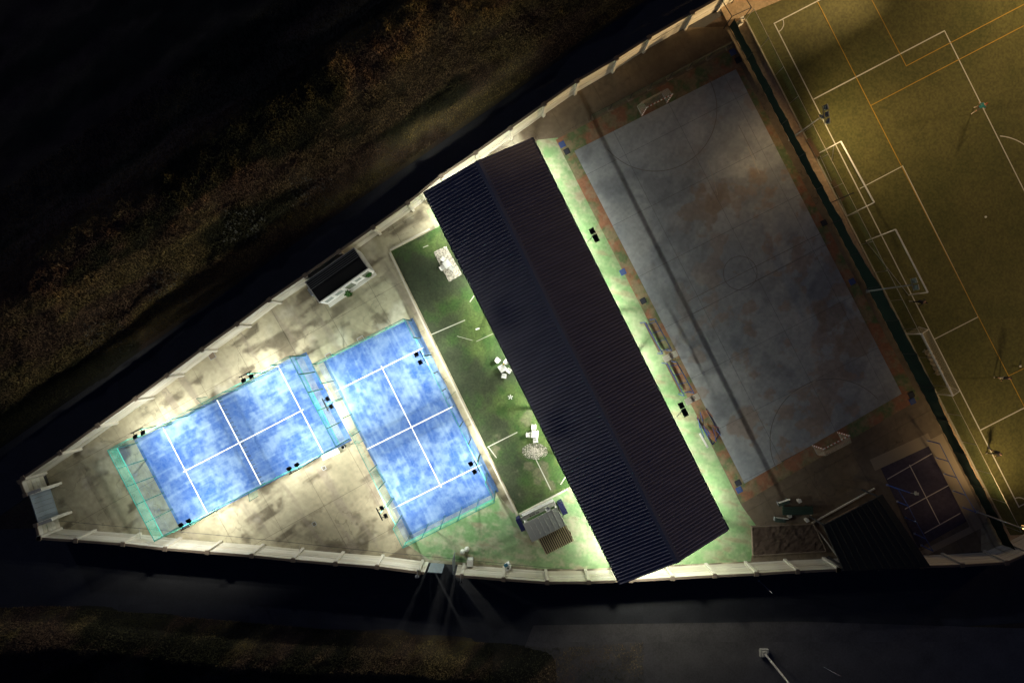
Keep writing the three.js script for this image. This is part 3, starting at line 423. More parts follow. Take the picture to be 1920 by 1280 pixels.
function leafClump(n, r, h0, h1, leafLen) { const gs = []; for (let i = 0; i < n; i++) { const a = rr(0, 6.283), e = rr(0.1, 1.2), l = rr(0.6, 1) * leafLen, w = l * 0.28, g = new THREE.BufferGeometry(); g.setAttribute('position', new THREE.Float32BufferAttribute([0, 0, 0, w, l * 0.5, 0.02, 0, l, 0, 0, 0, 0, 0, l, 0, -w, l * 0.5, 0.02], 3)); g.setAttribute('normal', new THREE.Float32BufferAttribute(new Array(18).fill(0).map((_, k) => k % 3 === 2 ? 1 : 0), 3)); g.setAttribute('uv', new THREE.Float32BufferAttribute(new Array(12).fill(0), 2)); g.rotateX(e); g.rotateY(a); const q = Math.sqrt(rnd()) * r, b = rr(0, 6.283); g.translate(Math.cos(b) * q, rr(h0, h1), Math.sin(b) * q); gs.push(g); } const m = mergeGeometries(gs); m.computeVertexNormals(); return m; }
function pottedPlant(px, py, label, r = 0.42) { const p = at(px, py, 0.9).setY(0), t = thing('potted_plant', label, 'plant', [p.x, 0.01, p.z], rr(0, 6), 'potted plants by the cabin'); part('pot', new THREE.LatheGeometry([[0.01, 0], [0.18, 0], [0.24, 0.4], [0.21, 0.4], [0.19, 0.34], [0.01, 0.34]].map(v => new THREE.Vector2(...v)), 14), M.brown, t); part('stem', bar([0, 0.3, 0], [0.02, 0.8, 0.02], 0.025), M.brown, t); part('foliage', leafClump(110, r * 0.7, 0.55, 1.05, 0.34), M.leaf, t); }
pottedPlant(690, 514, 'leafy green potted plant at the right end of the cabin front'); pottedPlant(653, 551, 'leafy green potted plant in front of the cabin middle');

// ------------------------------------------------------------------ kiosk bar with pergola
{
  const Hk = 2.7, th = R(26.5), q = [[981, 981], [1042, 950], [1060, 985], [1000, 1017]].map(([x, y]) => at(x, y, Hk)), m = q.reduce((a, p) => a.add(p), new THREE.Vector3()).multiplyScalar(0.25), t = thing('kiosk_bar', 'small bar kiosk with grey ribbed roof and slatted pergola', 'kiosk', [m.x, 0, m.z], th);
  const W = 3.75, D = 2.05, ins = 0.12, rf = mat([0.56, 0.57, 0.52], 0.7);
  for (const s of [-1, 1]) part('side_wall', bx(0.08, 2.4, D - 0.2, s * (W / 2 - ins), 1.2), M.white, t); part('back_wall', bx(W - 0.2, 2.4, 0.08, 0, 1.2, D / 2 - ins), M.white, t); part('front_wall', bx(W - 0.2, 1.05, 0.08, 0, 0.52, -D / 2 + ins), M.white, t);
  part('counter', bx(W - 0.1, 0.06, 0.62, 0, 1.08, -D / 2 - 0.16), M.white, t);
  for (let i = 0; i < 7; i++) part('roof_panel', bx(W / 7 - 0.06, 0.05, D, -W / 2 + W / 7 * (i + 0.5), Hk, 0), rf, t); for (let i = 1; i < 7; i++) part('roof_rib', bx(0.06, 0.09, D + 0.04, -W / 2 + W / 7 * i, Hk + 0.02, 0), M.offwhite, t); part('roof_edge', [bx(0.06, 0.12, D, -W / 2, Hk), bx(0.06, 0.12, D, W / 2, Hk)], rf, t);
  const cv = document.createElement('canvas'); cv.width = 512; cv.height = 96; const x = cv.getContext('2d'); x.fillStyle = '#e9e8e0'; x.fillRect(0, 0, 512, 96); x.fillStyle = '#22241f'; x.font = 'bold 46px sans-serif'; x.fillText('BAR 46', 112, 84);
  const ft = new THREE.CanvasTexture(cv); ft.colorSpace = THREE.SRGBColorSpace; const fg = new THREE.BoxGeometry(W, 0.03, 0.62); const fm = new THREE.MeshStandardMaterial({ map: ft, roughness: 0.6 });
  // the awning board in front, tilted and lettered
  const board = part('lettered_board', fg.rotateX(0.5), fm, t, [0, 2.2, -D / 2 - 0.32], 'white board with black lettering over the counter'); board.material = fm;
  part('basin', new THREE.LatheGeometry([[0.02, 0.0], [0.2, 0.02], [0.27, 0.14], [0.24, 0.14], [0.16, 0.05], [0.02, 0.04]].map(v => new THREE.Vector2(...v)), 20), M.white, t, [1.0, 2.62, -D / 2 - 0.25]);
  const pg = part('pergola_beam', [bx(3.2, 0.1, 0.08, 0.35, 2.3, D / 2 + 0.25), bx(3.2, 0.1, 0.08, 0.35, 2.3, D / 2 + 1.75)], M.brown, t); for (let i = 0; i < 15; i++) part('pergola_slat', bx(0.105, 0.09, 1.95, -1.2 + i * 0.216, 2.39, D / 2 + 0.95), M.wood, t);
  part('pergola_shade_sheet', bx(3.15, 0.015, 1.85, 0.35, 2.33, D / 2 + 0.97), mat([0.05, 0.042, 0.03], 0.8), t);  // dark sheet added in place of the shade in the slat gaps
  for (const [a, b] of [[-1.2, 1.75], [1.85, 1.75]]) part('pergola_post', bx(0.09, 2.3, 0.09, a, 1.15, D / 2 + b), M.brown, t);
  const fridge = (px, py, w, label) => { const p = at(px, py, 1), f = thing('drinks_cooler', label, 'cooler', [p.x, 0.005, p.z], th, 'blue coolers beside the kiosk'); part('body', bx(w, 0.92, 1.35, 0, 0.46), M.navy, f); part('lid', bx(w + 0.04, 0.06, 1.38, 0, 0.96), M.navy, f); part('handle', bx(0.03, 0.05, 0.4, w / 2 + 0.03, 0.9), M.galv, f); };
  fridge(1055, 953, 0.55, 'long navy chest cooler standing right of the kiosk'); fridge(976, 984, 0.42, 'navy cooler half hidden at the left kiosk wall');
}

// ------------------------------------------------------------------ tables and chairs on the turf
function table(px, py, turn, label, size = 0.74) { const p = at(px, py, 0.72), t = thing('plastic_table', label, 'table', [p.x, 0.012, p.z], turn, 'white plastic tables on the turf'); part('table_top', bx(size, 0.05, size, 0, 0.72), M.white, t); for (const a of [-1, 1]) for (const b of [-1, 1]) part('leg', bx(0.07, 0.7, 0.07, a * size * 0.42, 0.35, b * size * 0.42), M.white, t); return t; }
let chairProto;
function chair(px, py, turn, label) {
  const p = at(px, py, 0.5); let t;
  if (!chairProto) { t = chairProto = thing('plastic_chair', label, 'chair', [0, 0, 0], 0, 'white plastic chairs on the turf'); part('seat', bx(0.5, 0.05, 0.5, 0, 0.44), M.white, t); part('backrest', [bx(0.5, 0.46, 0.05, 0, 0.68, -0.26, 0, 0, -0.15)], M.white, t); for (const a of [-1, 1]) { part('armrest', bx(0.05, 0.04, 0.48, a * 0.27, 0.66, 0), M.white, t); for (const b of [-1, 1]) part('leg', bx(0.05, 0.44, 0.05, a * 0.23, 0.22, b * 0.22), M.white, t); } }
  else { t = chairProto.clone(); t.name = numbered('plastic_chair'); scene.add(t); t.userData = { label, category: 'chair', group: 'white plastic chairs on the turf' }; }
  t.position.set(p.x, 0.012, p.z); t.rotation.y = turn; t.scale.setScalar(0.86);
}
table(838, 495, R(36), 'white square table on the pebble patch'); chair(829, 502, R(126), 'white chair left of the table on the pebbles'); chair(847, 503, R(216), 'white chair below the table on the pebbles'); chair(831, 485, R(36), 'white chair above the table on the pebbles');
table(942, 690, R(32), 'white table with yellow flower pot near the canopy eave'); chair(933, 675, R(40), 'white chair above the flower pot table'); chair(954, 695, R(215), 'white chair right of the flower pot table, nearest the eave'); chair(945, 705, R(190), 'white chair below the flower pot table'); chair(949, 678, R(-50), 'white chair close against the flower pot table, half under the eave');
table(1003, 814, R(-4), 'white table beside the scattered gravel, with three chairs'); chair(1001, 800, R(0), 'white chair above the table with three chairs'); chair(991, 815, R(90), 'white chair left of the table with three chairs'); chair(1004, 826, R(175), 'white chair below the table with three chairs');
{ const p = at(944, 683, 0.75), t = thing('flower_pot', 'small pot of yellow flowers on the white table', 'flower pot', [p.x, 0.76, p.z], 0); part('pot', new THREE.LatheGeometry([[0.01, 0], [0.07, 0], [0.1, 0.14], [0.08, 0.14], [0.01, 0.12]].map(v => new THREE.Vector2(...v)), 12), M.brown, t); part('foliage', leafClump(36, 0.1, 0.12, 0.2, 0.14), M.leaf, t); part('blossom', leafClump(26, 0.12, 0.22, 0.28, 0.1), M.yellow, t); }
{ const p = at(957, 744), t = thing('parasol_base', 'small white star footed parasol base on the turf', 'parasol base', [p.x, 0.012, p.z], 0.3); for (let i = 0; i < 5; i++) { const a = i * 1.2566; part('foot', bx(0.26, 0.05, 0.08, Math.cos(a) * 0.14, 0.04, Math.sin(a) * 0.14, -a), M.white, t); } part('socket', new THREE.CylinderGeometry(0.07, 0.09, 0.24, 12).translate(0, 0.14, 0), M.galv, t); }
{ const p = at(898, 616), t = thing('turf_sprinkler', 'slim white sprinkler riser with bent spout near the canopy eave', 'sprinkler', [p.x, 0.012, p.z], 0.3); part('riser', bar([0, 0, 0], [0, 0.5, 0], 0.03), M.galv, t); part('spout', bx(0.42, 0.07, 0.16, -0.12, 0.52), M.white, t); }
{ const g = new THREE.IcosahedronGeometry(1, 0), im = new THREE.InstancedMesh(g, mat([0.55, 0.53, 0.48], 0.9), 5200), o = new THREE.Object3D(), q = plan([[813, 473], [836, 462], [866, 514], [842, 528]]); let n = 0;
  const put = (x, z, s) => { o.position.set(x, 0.012 + s * 0.5, z); o.rotation.set(rr(0, 3), rr(0, 3), rr(0, 3)); o.scale.set(s * rr(0.8, 1.5), s * rr(0.5, 0.8), s); o.updateMatrix(); im.setMatrixAt(n, o.matrix); const k = rnd() < 0.3 ? rr(0.15, 0.4) : rr(0.7, 1.25); im.setColorAt(n++, lin([k, k * 0.97, k * 0.92])); };
  for (let i = 0; i < 3700; i++) { const u = rnd(), v = rnd(), p = q[0].clone().lerp(q[1], u).lerp(q[3].clone().lerp(q[2], u), v); put(p.x, p.z, rr(0.03, 0.065)); }
  for (let i = 0; i < 1500; i++) { const c = at(1003, 846), a = rr(0, 6.283), d = Math.pow(rnd(), 0.8) * 1.25; put(c.x + Math.cos(a) * d * 1.1, c.z + Math.sin(a) * d * 0.7, rr(0.02, 0.05)); }
  im.name = 'pebbles'; im.castShadow = im.receiveShadow = true; tag(im, 'loose pale pebbles under the table and scattered on the turf', 'pebbles', null, 'stuff'); scene.add(im); }

// ------------------------------------------------------------------ small things in the yard
{ const mk = (px, py, label) => { const p = at(px, py, 0.5).setY(0), t = thing('round_stool', label, 'stool', [p.x, 0.005, p.z], rr(0, 3), 'round stone stools by the gate'); part('drum', new THREE.LatheGeometry([[0.01, 0], [0.2, 0], [0.26, 0.12], [0.27, 0.32], [0.2, 0.46], [0.01, 0.5]].map(v => new THREE.Vector2(...v)), 18), M.offwhite, t); part('base_ring', new THREE.TorusGeometry(0.2, 0.03, 6, 18).rotateX(Math.PI / 2).translate(0, 0.03, 0), M.cope, t); }; mk(875, 1031, 'pale round stool by the open gate leaf, the upper right of two'); mk(867, 1036, 'pale round stool nearest the open gate leaf'); }
{ const p = at(881, 1056, 0.9).setY(0), t = thing('meter_cabinet', 'pale square meter cabinet against the wall by the gate', 'cabinet', [p.x, 0.005, p.z], -0.05); part('body', bx(0.62, 0.9, 0.58, 0, 0.45), M.galv, t); part('lid', bx(0.66, 0.04, 0.62, 0, 0.92), M.offwhite, t); part('door', bx(0.52, 0.74, 0.02, 0, 0.45, -0.3), M.offwhite, t); }
{ const p = at(952, 1065, 1.0).setY(0), t = thing('water_station', 'white tilted hand wash box with blue tap part by the wall', 'wash station', [p.x, 0.005, p.z], 0.5); part('body', bx(0.55, 1.0, 0.5, 0, 0.5), M.white, t); part('tap_hood', bx(0.4, 0.18, 0.3, 0, 1.0, -0.38), mat([0.03, 0.16, 0.25], 0.5), t); part('drain_cup', new THREE.CylinderGeometry(0.1, 0.1, 0.04, 14).translate(0.03, 1.02, 0.02), M.black, t); }
{ const A = at(606, 857), B = at(638, 842), t = thing('plank_bench', 'low white plank bench below the padel courts', 'bench', [(A.x + B.x) / 2, 0, (A.z + B.z) / 2], Math.atan2(-(B.z - A.z), B.x - A.x)); for (const z of [-0.15, 0.15]) part('seat_plank', bx(1.95, 0.05, 0.27, 0, 0.44, z), M.white, t); for (const s of [-1, 1]) part('leg', bx(0.08, 0.42, 0.46, s * 0.8, 0.21), M.galv, t); }
{ const p = at(646, 836), t = thing('litter_bin', 'small black round bin beside the plank bench', 'bin', [p.x, 0, p.z]); part('drum', new THREE.LatheGeometry([[0.01, 0.02], [0.15, 0], [0.19, 0.6], [0.17, 0.6], [0.13, 0.05]].map(v => new THREE.Vector2(...v)), 16), M.black, t); part('rim', new THREE.TorusGeometry(0.19, 0.02, 6, 18).rotateX(Math.PI / 2).translate(0, 0.6, 0), M.galv, t); }
for (const [px, py, w] of [[589, 982, 'in the dark yard corner between the courts'], [607, 877, 'below the gap between the two courts']]) { const p = at(px, py), t = thing('floor_drain', `small dark square floor drain ${w}`, 'drain', [p.x, 0.004, p.z], R(29)); part('frame', [bx(0.42, 0.02, 0.05, 0, 0, 0.19), bx(0.42, 0.02, 0.05, 0, 0, -0.19), bx(0.05, 0.02, 0.34, 0.19), bx(0.05, 0.02, 0.34, -0.19)], M.galv, t); for (let i = 0; i < 5; i++) part('grate_bar', bx(0.32, 0.018, 0.03, 0, 0, -0.14 + i * 0.07), M.black, t); }
for (const [px, py, w] of [[617, 668, 'between the upper court corners'], [397, 667, 'near the long wall'], [677, 637, 'above the right padel court']]) { const p = at(px, py), t = thing('inspection_cover', `grey square inspection cover ${w}`, 'cover', [p.x, 0.004, p.z], R(29)); part('cover', bx(0.6, 0.03, 0.6), M.cope, t); part('rim', [bx(0.72, 0.025, 0.05, 0, 0, 0.33), bx(0.72, 0.025, 0.05, 0, 0, -0.33), bx(0.05, 0.025, 0.6, 0.33), bx(0.05, 0.025, 0.6, -0.33)], M.galv, t); }
{ const pts = [[109, 976], [260, 990], [420, 1004], [560, 1018], [700, 1033], [850, 1047], [985, 1060], [1100, 1070]].map(([x, y], i) => at(x, y, 2.7 + (i % 2 ? -0.05 : 0.05))); const t = thing('service_cable', 'thin dark cable strung along the gate side wall', 'cable'); part('wire', new THREE.TubeGeometry(new THREE.CatmullRomCurve3(pts), 60, 0.02, 5), M.dark, t); pts.forEach((p, i) => { if (i % 2) part('hook', bar([p.x, p.y, p.z], [p.x, p.y - 0.25, p.z + 1.2 - i * 0.06], 0.015, 5), M.galv, t); }); }
for (const [px, py, k, w] of [[782, 1081, 0, 'grey wall lamp on a bracket left of the yard gate'], [863, 1091, 1, 'black wall lamp on a bracket right of the yard gate']]) { const p = at(px, py, 2.7), t = thing('wall_lamp', w, 'wall lamp', p, 0, 'unlit lamps beside the yard gate'); part('bracket', bar([0.05, 0, -0.75], [0, 0.05, 0], 0.025), M.galv, t); part('lamp_head', [bx(0.42, 0.09, 0.2), bx(0.3, 0.05, 0.26, 0, -0.06)], k ? M.black : M.galv, t); }

// ------------------------------------------------------------------ multi-sport court furniture
const metreUV = (g, w, h) => { const uv = g.attributes.uv; for (let i = 0; i < uv.count; i++) uv.setXY(i, uv.getX(i) * w, uv.getY(i) * h); return g; };
function sheet4(a, b, c, d, n = 6, sag = 0) {            // net or cloth stretched over four corners, sagging a little
  const P = [], U = [], I = [], v = p => new THREE.Vector3(...p), A = v(a), B = v(b), C = v(c), D = v(d), w = A.distanceTo(B), h = A.distanceTo(D);
  for (let j = 0; j <= n; j++) for (let i = 0; i <= n; i++) { const p = A.clone().lerp(B, i / n).lerp(D.clone().lerp(C, i / n), j / n); p.y -= sag * Math.sin(Math.PI * i / n) * Math.sin(Math.PI * j / n); P.push(p.x, p.y, p.z); U.push(i / n * w, j / n * h); }
  for (let j = 0; j < n; j++) for (let i = 0; i < n; i++) { const q = j * (n + 1) + i; I.push(q, q + n + 1, q + 1, q + 1, q + n + 1, q + n + 2); }
  const g = new THREE.BufferGeometry(); g.setAttribute('position', new THREE.Float32BufferAttribute(P, 3)); g.setAttribute('uv', new THREE.Float32BufferAttribute(U, 2)); g.setIndex(I); g.computeVertexNormals(); return g;
}
function handballGoal(px, py, turn, label) {            // mouth towards +z, net behind
  const p = at(px, py), t = thing('handball_goal', label, 'goal', [p.x, 0.03, p.z], turn, 'small goals of the multi sport court'), w = 1.5, h = 2.0, red = mat([0.34, 0.09, 0.05], 0.7);
  for (const s of [-1, 1]) { const q = part('post', bx(0.09, h, 0.09, s * w, h / 2), M.white, t); part('red_band', [0, 1, 2, 3, 4].map(i => bx(0.096, 0.2, 0.096, s * w, 0.2 + i * 0.4)), red, q); part('stay', bar([s * w, 0.03, 0], [s * w, 0.03, -1.1], 0.025), M.galv, t); }
  const cb = part('crossbar', bx(2 * w + 0.09, 0.09, 0.09, 0, h), M.white, t); part('red_band', [0, 1, 2, 3, 4, 5, 6].map(i => bx(0.2, 0.096, 0.096, -1.2 + i * 0.4, h)), red, cb);
  part('net', [sheet4([-w, h, 0], [w, h, 0], [w, h - 0.25, -0.85], [-w, h - 0.25, -0.85], 6, 0.28), sheet4([-w, h - 0.25, -0.85], [w, h - 0.25, -0.85], [w, 0.02, -1.15], [-w, 0.02, -1.15], 6, 0.05), sheet4([-w, h, 0], [-w, h - 0.25, -0.85], [-w, 0.02, -1.15], [-w, 0.02, 0], 4), sheet4([w, h, 0], [w, h - 0.25, -0.85], [w, 0.02, -1.15], [w, 0.02, 0], 4)], M.goalnet, t);
}
handballGoal(1227, 205, R(27.5), 'small red and white goal with slack net at the wall end of the court'); handballGoal(1547, 822.5, R(27.5 + 180), 'small red and white goal at the lower end of the court');
function scribble() { const c = document.createElement('canvas'); c.width = 256; c.height = 112; const x = c.getContext('2d'); x.fillStyle = '#d9d4c4'; x.fillRect(0, 0, 256, 112); x.strokeStyle = '#8a3a2a'; x.lineWidth = 5; x.beginPath(); x.arc(105, 45, 26, -0.6, 3.9, true); x.moveTo(128, 30); x.lineTo(126, 62); x.lineTo(142, 40); x.lineTo(146, 64); x.moveTo(160, 34); x.bezierCurveTo(190, 20, 190, 48, 164, 48); x.bezierCurveTo(200, 46, 190, 74, 158, 66); x.stroke(); x.lineWidth = 3; x.beginPath(); x.moveTo(70, 74); x.quadraticCurveTo(130, 84, 190, 60); x.stroke(); const t = new THREE.CanvasTexture(c); t.colorSpace = THREE.SRGBColorSpace; return t; }
const signMat = new THREE.MeshStandardMaterial({ map: scribble(), roughness: 0.7 });
for (const [rails, sg, w] of [[[[1228, 598], [1260, 657], [1209, 604], [1242.6, 663]], [1257, 668], 'upper'], [[[1269, 678.5], [1301.5, 737], [1251, 681.5], [1283, 742]], [1298, 748], 'lower']]) {
  const h = 1.9, q = rails.map(([x, y]) => at(x, y, h)), c = q.reduce((a, p) => a.add(p), new THREE.Vector3()).multiplyScalar(0.25), rel = v => [v.x - c.x, v.y, v.z - c.z], t = thing('dugout_shelter', `blue tubular dugout frame with white sign end, the ${w} one`, 'dugout', [c.x, 0.012, c.z], 0, 'blue dugout frames beside the court');
  part('front_rail', bar(rel(q[0]), rel(q[1]), 0.05), M.blue, t); part('rear_rail', bar(rel(q[2]), rel(q[3]), 0.05), M.blue, t);
  for (let i = 0; i < 4; i++) { const a = q[0].clone().lerp(q[1], (i + 0.3) / 3.6), b = q[2].clone().lerp(q[3], (i + 0.3) / 3.6); part('rung', bar(rel(a), rel(b), 0.035), M.blue, t); }
  for (const p of q) part('leg', bar([p.x - c.x, 0, p.z - c.z], rel(p), 0.045), M.blue, t);
  { const a = q[2].clone().lerp(q[3], 0.05).setY(0.45), b = q[2].clone().lerp(q[3], 0.95).setY(0.45); part('seat_plank', [bx(a.distanceTo(b), 0.04, 0.3, (a.x + b.x) / 2 - c.x + 0.25, 0.45, (a.z + b.z) / 2 - c.z - 0.12, R(-63))], M.brown, t); }
  const s = at(sg[0], sg[1], h + 0.12), b = part('sign_panel', metreUV(bx(1.55, 0.03, 0.66), 1, 1), signMat, t, [s.x - c.x, h + 0.12, s.z - c.z], 'white panel with dark red lettering'); b.rotation.y = R(27);
}
{ // folded frames heaped at the lower end of the dugouts
  const c = at(1327, 800), t = thing('folded_frames', 'tangle of blue and red folded tube frames below the dugouts', 'frame', [c.x, 0.012, c.z], R(27)), cols = [M.blue, M.blue, mat([0.30, 0.05, 0.06], 0.6), M.blue, mat([0.35, 0.12, 0.03], 0.7)];
  for (let i = 0; i < 15; i++) { const a = rr(-0.75, 0.6), z0 = rr(-1.9, 0.6); part('tube', bar([a, rr(0.1, 0.5), z0], [a + rr(-0.5, 0.7), rr(0.2, 0.9), z0 + rr(0.5, 1.6)], 0.035), cols[i % 5], t); } part('base_frame', [bar([0.8, 0.06, 1.2], [-0.4, 0.06, 1.9], 0.05), bar([0.8, 0.06, 1.2], [0.7, 0.06, -1.8], 0.05), bar([-0.4, 0.06, 1.9], [-0.6, 0.06, -1.4], 0.05)], M.navy, t);
}
{ const A = at(1312, 812), B = at(1327, 839), t = thing('edge_plank', 'pale loose plank lying beside the folded blue frames', 'plank', [(A.x + B.x) / 2, 0.005, (A.z + B.z) / 2], R(-61)); part('plank', bx(1.75, 0.06, 0.2, 0, 0.03), M.offwhite, t); part('end_cleat', bx(0.08, 0.05, 0.24, 0.75, 0.085), M.galv, t); }
{ // ball stop net across the wall end of the court
  const A = at(1107, 224), B = at(1366, 90), t = thing('ball_stop_net', 'low dark ball stop net on block feet at the wall end of the court', 'net'), N = 7; let p0;
  for (let i = 0; i <= N; i++) { const p = A.clone().lerp(B, i / N); part('post', bar([p.x, 0, p.z], [p.x, 1.3, p.z], 0.035), M.dark, t); part('foot_block', bx(0.62, 0.2, 0.36, p.x, 0.1, p.z, R(27)), M.cope, t); if (p0) { part('net_panel', sheet4([p0.x, 1.28, p0.z], [p.x, 1.28, p.z], [p.x, 0.02, p.z], [p0.x, 0.02, p0.z], 5, 0.1), M.stopnet, t); part('top_cord', bar([p0.x, 1.28, p0.z], [p.x, 1.28, p.z], 0.02, 5), M.dark, t); } p0 = p; }
}
{ // dark wind screen between court and football ground
  const t = thing('wind_screen', 'long sagging dark green screen fence between the court and the football ground', 'screen'), N = 16, d = FENCE_B.clone().sub(FENCE_A).normalize(), nv = new THREE.Vector3(-d.z, 0, d.x); let p0, h0;
  for (let i = 0; i <= N; i++) { const p = FENCE_A.clone().lerp(FENCE_B, i / N), h = i < 6 ? 1.3 : i < 8 ? 1.5 : i < 12 ? 2.05 : 1.5; part('post', bar([p.x, 0, p.z], [p.x, h + 0.1, p.z], 0.045), M.dark, t);
    if (p0) { const n = 10, P = [], I = []; for (let j = 0; j <= 6; j++) for (let k = 0; k <= n; k++) { const u = k / n, v = j / 6, q = p0.clone().lerp(p, u), hh = lerp(h0, h, u) - 0.14 * Math.sin(Math.PI * u), bulge = 0.16 * Math.sin(Math.PI * u) * Math.sin(Math.PI * v) * Math.sin(i * 2.3) + 0.03 * Math.sin(u * 19 + i); P.push(q.x + nv.x * bulge, 0.04 + hh * v, q.z + nv.z * bulge); } for (let j = 0; j < 6; j++) for (let k = 0; k < n; k++) { const q = j * (n + 1) + k; I.push(q, q + n + 1, q + 1, q + 1, q + n + 1, q + n + 2); }
      const g = new THREE.BufferGeometry(); g.setAttribute('position', new THREE.Float32BufferAttribute(P, 3)); g.setIndex(I); g.computeVertexNormals(); part('screen_panel', g, M.screen, t); } p0 = p; h0 = h; }
}
{ // wire fence along the turf
  const t = thing('wire_fence', 'thin wire fence with light top rail along the football turf', 'fence'), A = at(turfX(38), 38), B = at(turfX(985), 985), N = 18, h = 2.0; let p0;
  for (let i = 0; i <= N; i++) { const p = A.clone().lerp(B, i / N); part('post', bar([p.x, 0, p.z], [p.x, h, p.z], 0.03, 6), M.galv, t); if (p0) { part('top_rail', bar([p0.x, h, p0.z], [p.x, h, p.z], 0.028, 6), M.rope, t); part('base_kerb', bx(p0.distanceTo(p) - 0.02, 0.12, 0.14, (p0.x + p.x) / 2, 0.06, (p0.z + p.z) / 2, -Math.atan2(p.z - p0.z, p.x - p0.x)), M.post, t); part('mesh_panel', sheet4([p0.x, h, p0.z], [p.x, h, p.z], [p.x, 0.05, p.z], [p0.x, 0.05, p0.z], 1), M.fence, t); } p0 = p; }
}

// ------------------------------------------------------------------ football goals, dugout seats, balls
function frameGoal(label, a0, a1, b1, b0, stays) { const t = thing('football_goal', label, 'goal', [0, 0, 0], 0, 'white goals stored along the football turf'); part('post', bar(a0, a1, 0.06, 9), M.white, t); part('post', bar(b0, b1, 0.06, 9), M.white, t); part('crossbar', bar(a1, b1, 0.075, 9), M.white, t); part('ground_bar', bar(a0, b0, 0.035), M.galv, t); for (const [p, q] of stays) part('stay', bar(p, q, 0.03), M.galv, t); return t; }
{ const A0 = at(1535.6, 287.5), A1 = at(1577, 265, 2.3), B1 = at(1639.5, 379.5, 2.3), B0 = at(1589, 404.7); frameGoal('netless white goal frame tipped forward, nearest the twin floodlight pole', A0, A1, B1, B0, [[A0.clone().lerp(A1, 0.7), at(1560, 300)], [B0.clone().lerp(B1, 0.7), at(1604, 396)]]); }
{ const A0 = at(1624, 452), A1 = at(1679.6, 430, 2.3), B1 = at(1740, 548, 2.3), B0 = at(1704, 553); frameGoal('netless white goal frame tipped over beside the unlit lamp pole', A0, A1, B1, B0, [[A0.clone().lerp(A1, 0.6), at(1640, 446)]]); }
{ const A1 = at(1729, 625.7, 2.44), B1 = at(1787.6, 741.7, 2.44), A0 = A1.clone().setY(0), B0 = B1.clone().setY(0), n = IN(0.89, -0.456), t = frameGoal('white goal with brown net turned towards the dugout seats', A0, A1, B1, B0, []);
  const Ab = A1.clone().addScaledVector(n, 0.95).setY(2.2), Bb = B1.clone().addScaledVector(n, 0.95).setY(2.2), Ag = A0.clone().addScaledVector(n, 1.7), Bg = B0.clone().addScaledVector(n, 1.7), v = p => [p.x, p.y, p.z];
  part('net', [sheet4(v(A1), v(B1), v(Bb), v(Ab), 10, 0.35), sheet4(v(Ab), v(Bb), v(Bg), v(Ag), 10, 0.1), sheet4(v(A1), v(Ab), v(Ag), v(A0), 5), sheet4(v(B1), v(Bb), v(Bg), v(B0), 5)], M.goalnet, t); for (const [p, q, r] of [[A1, Ab, Ag], [B1, Bb, Bg]]) part('net_stay', [bar(p, q, 0.03), bar(q, r, 0.025)], M.white, t); }
{ const c = at(1742, 679), t = thing('dugout_bench', 'row of five cream bucket seats inside the netted goal', 'bench', [c.x, 0.005, c.z], R(-62)); part('beam', bx(3.1, 0.08, 0.12, 0, 0.32), M.galv, t); for (const s of [-1, 1]) part('leg', bx(0.08, 0.3, 0.3, s * 1.3, 0.15), M.galv, t);
  const shell = new THREE.SphereGeometry(0.29, 16, 8, 0, 6.2832, 1.75, 1.4).scale(1, 0.85, 1.15), back = new THREE.SphereGeometry(0.31, 14, 8, 0, Math.PI, 0.6, 1.1).scale(1, 1, 0.7); for (let i = 0; i < 5; i++) { part('bucket_seat', [shell.clone().translate(-1.2 + i * 0.6, 0.62, 0), back.clone().rotateY(Math.PI).translate(-1.2 + i * 0.6, 0.68, -0.12)], mat([0.74, 0.66, 0.52], 0.6, { side: THREE.DoubleSide }), t); } }
for (const [a, b, w] of [[[1512, 262], [1531, 296], 'above the tipped goal'], [[1557, 341], [1577, 378], 'behind the tipped goal by the thin pole']]) { const A = at(...a), B = at(...b), t = thing('team_bench', `dark wooden bench along the wire fence ${w}`, 'bench', [(A.x + B.x) / 2, 0, (A.z + B.z) / 2], -Math.atan2(B.z - A.z, B.x - A.x)), L = A.distanceTo(B); for (let i = 0; i < 3; i++) part('seat_slat', bx(L, 0.04, 0.13, 0, 0.45, -0.16 + i * 0.16), M.brown, t); for (const s of [-1, 1]) part('leg', bx(0.08, 0.43, 0.42, s * L * 0.42, 0.215), M.galv, t); }
for (const [px, py, w] of [[1847, 407, 'lying alone inside the penalty area'], [1912, 686, 'beside the player in dark kit']]) { const p = at(px, py), t = thing('football', `white football ${w}`, 'ball', [p.x, 0.115, p.z], 0, 'footballs on the pitch'); const b = part('ball_shell', new THREE.IcosahedronGeometry(0.11, 3), M.white, t); part('panel', [0, 1, 2, 3, 4].map(i => new THREE.CircleGeometry(0.04, 5).translate(0, 0, 0.1115).rotateX(i * 1.256).rotateY(i * 2.1)), M.dark, b); }
{ const a = at(1556, 381), t = thing('net_pole', 'thin dark pole beside the tipped goal', 'pole', [a.x, 0, a.z]); part('shaft', bar([0, 0, 0], [0, 3.9, 0], 0.05), M.dark, t); part('foot_plate', bx(0.3, 0.03, 0.3, 0, 0.015), M.galv, t); part('cap', bx(0.14, 0.08, 0.14, 0, 3.92), M.dark, t); }

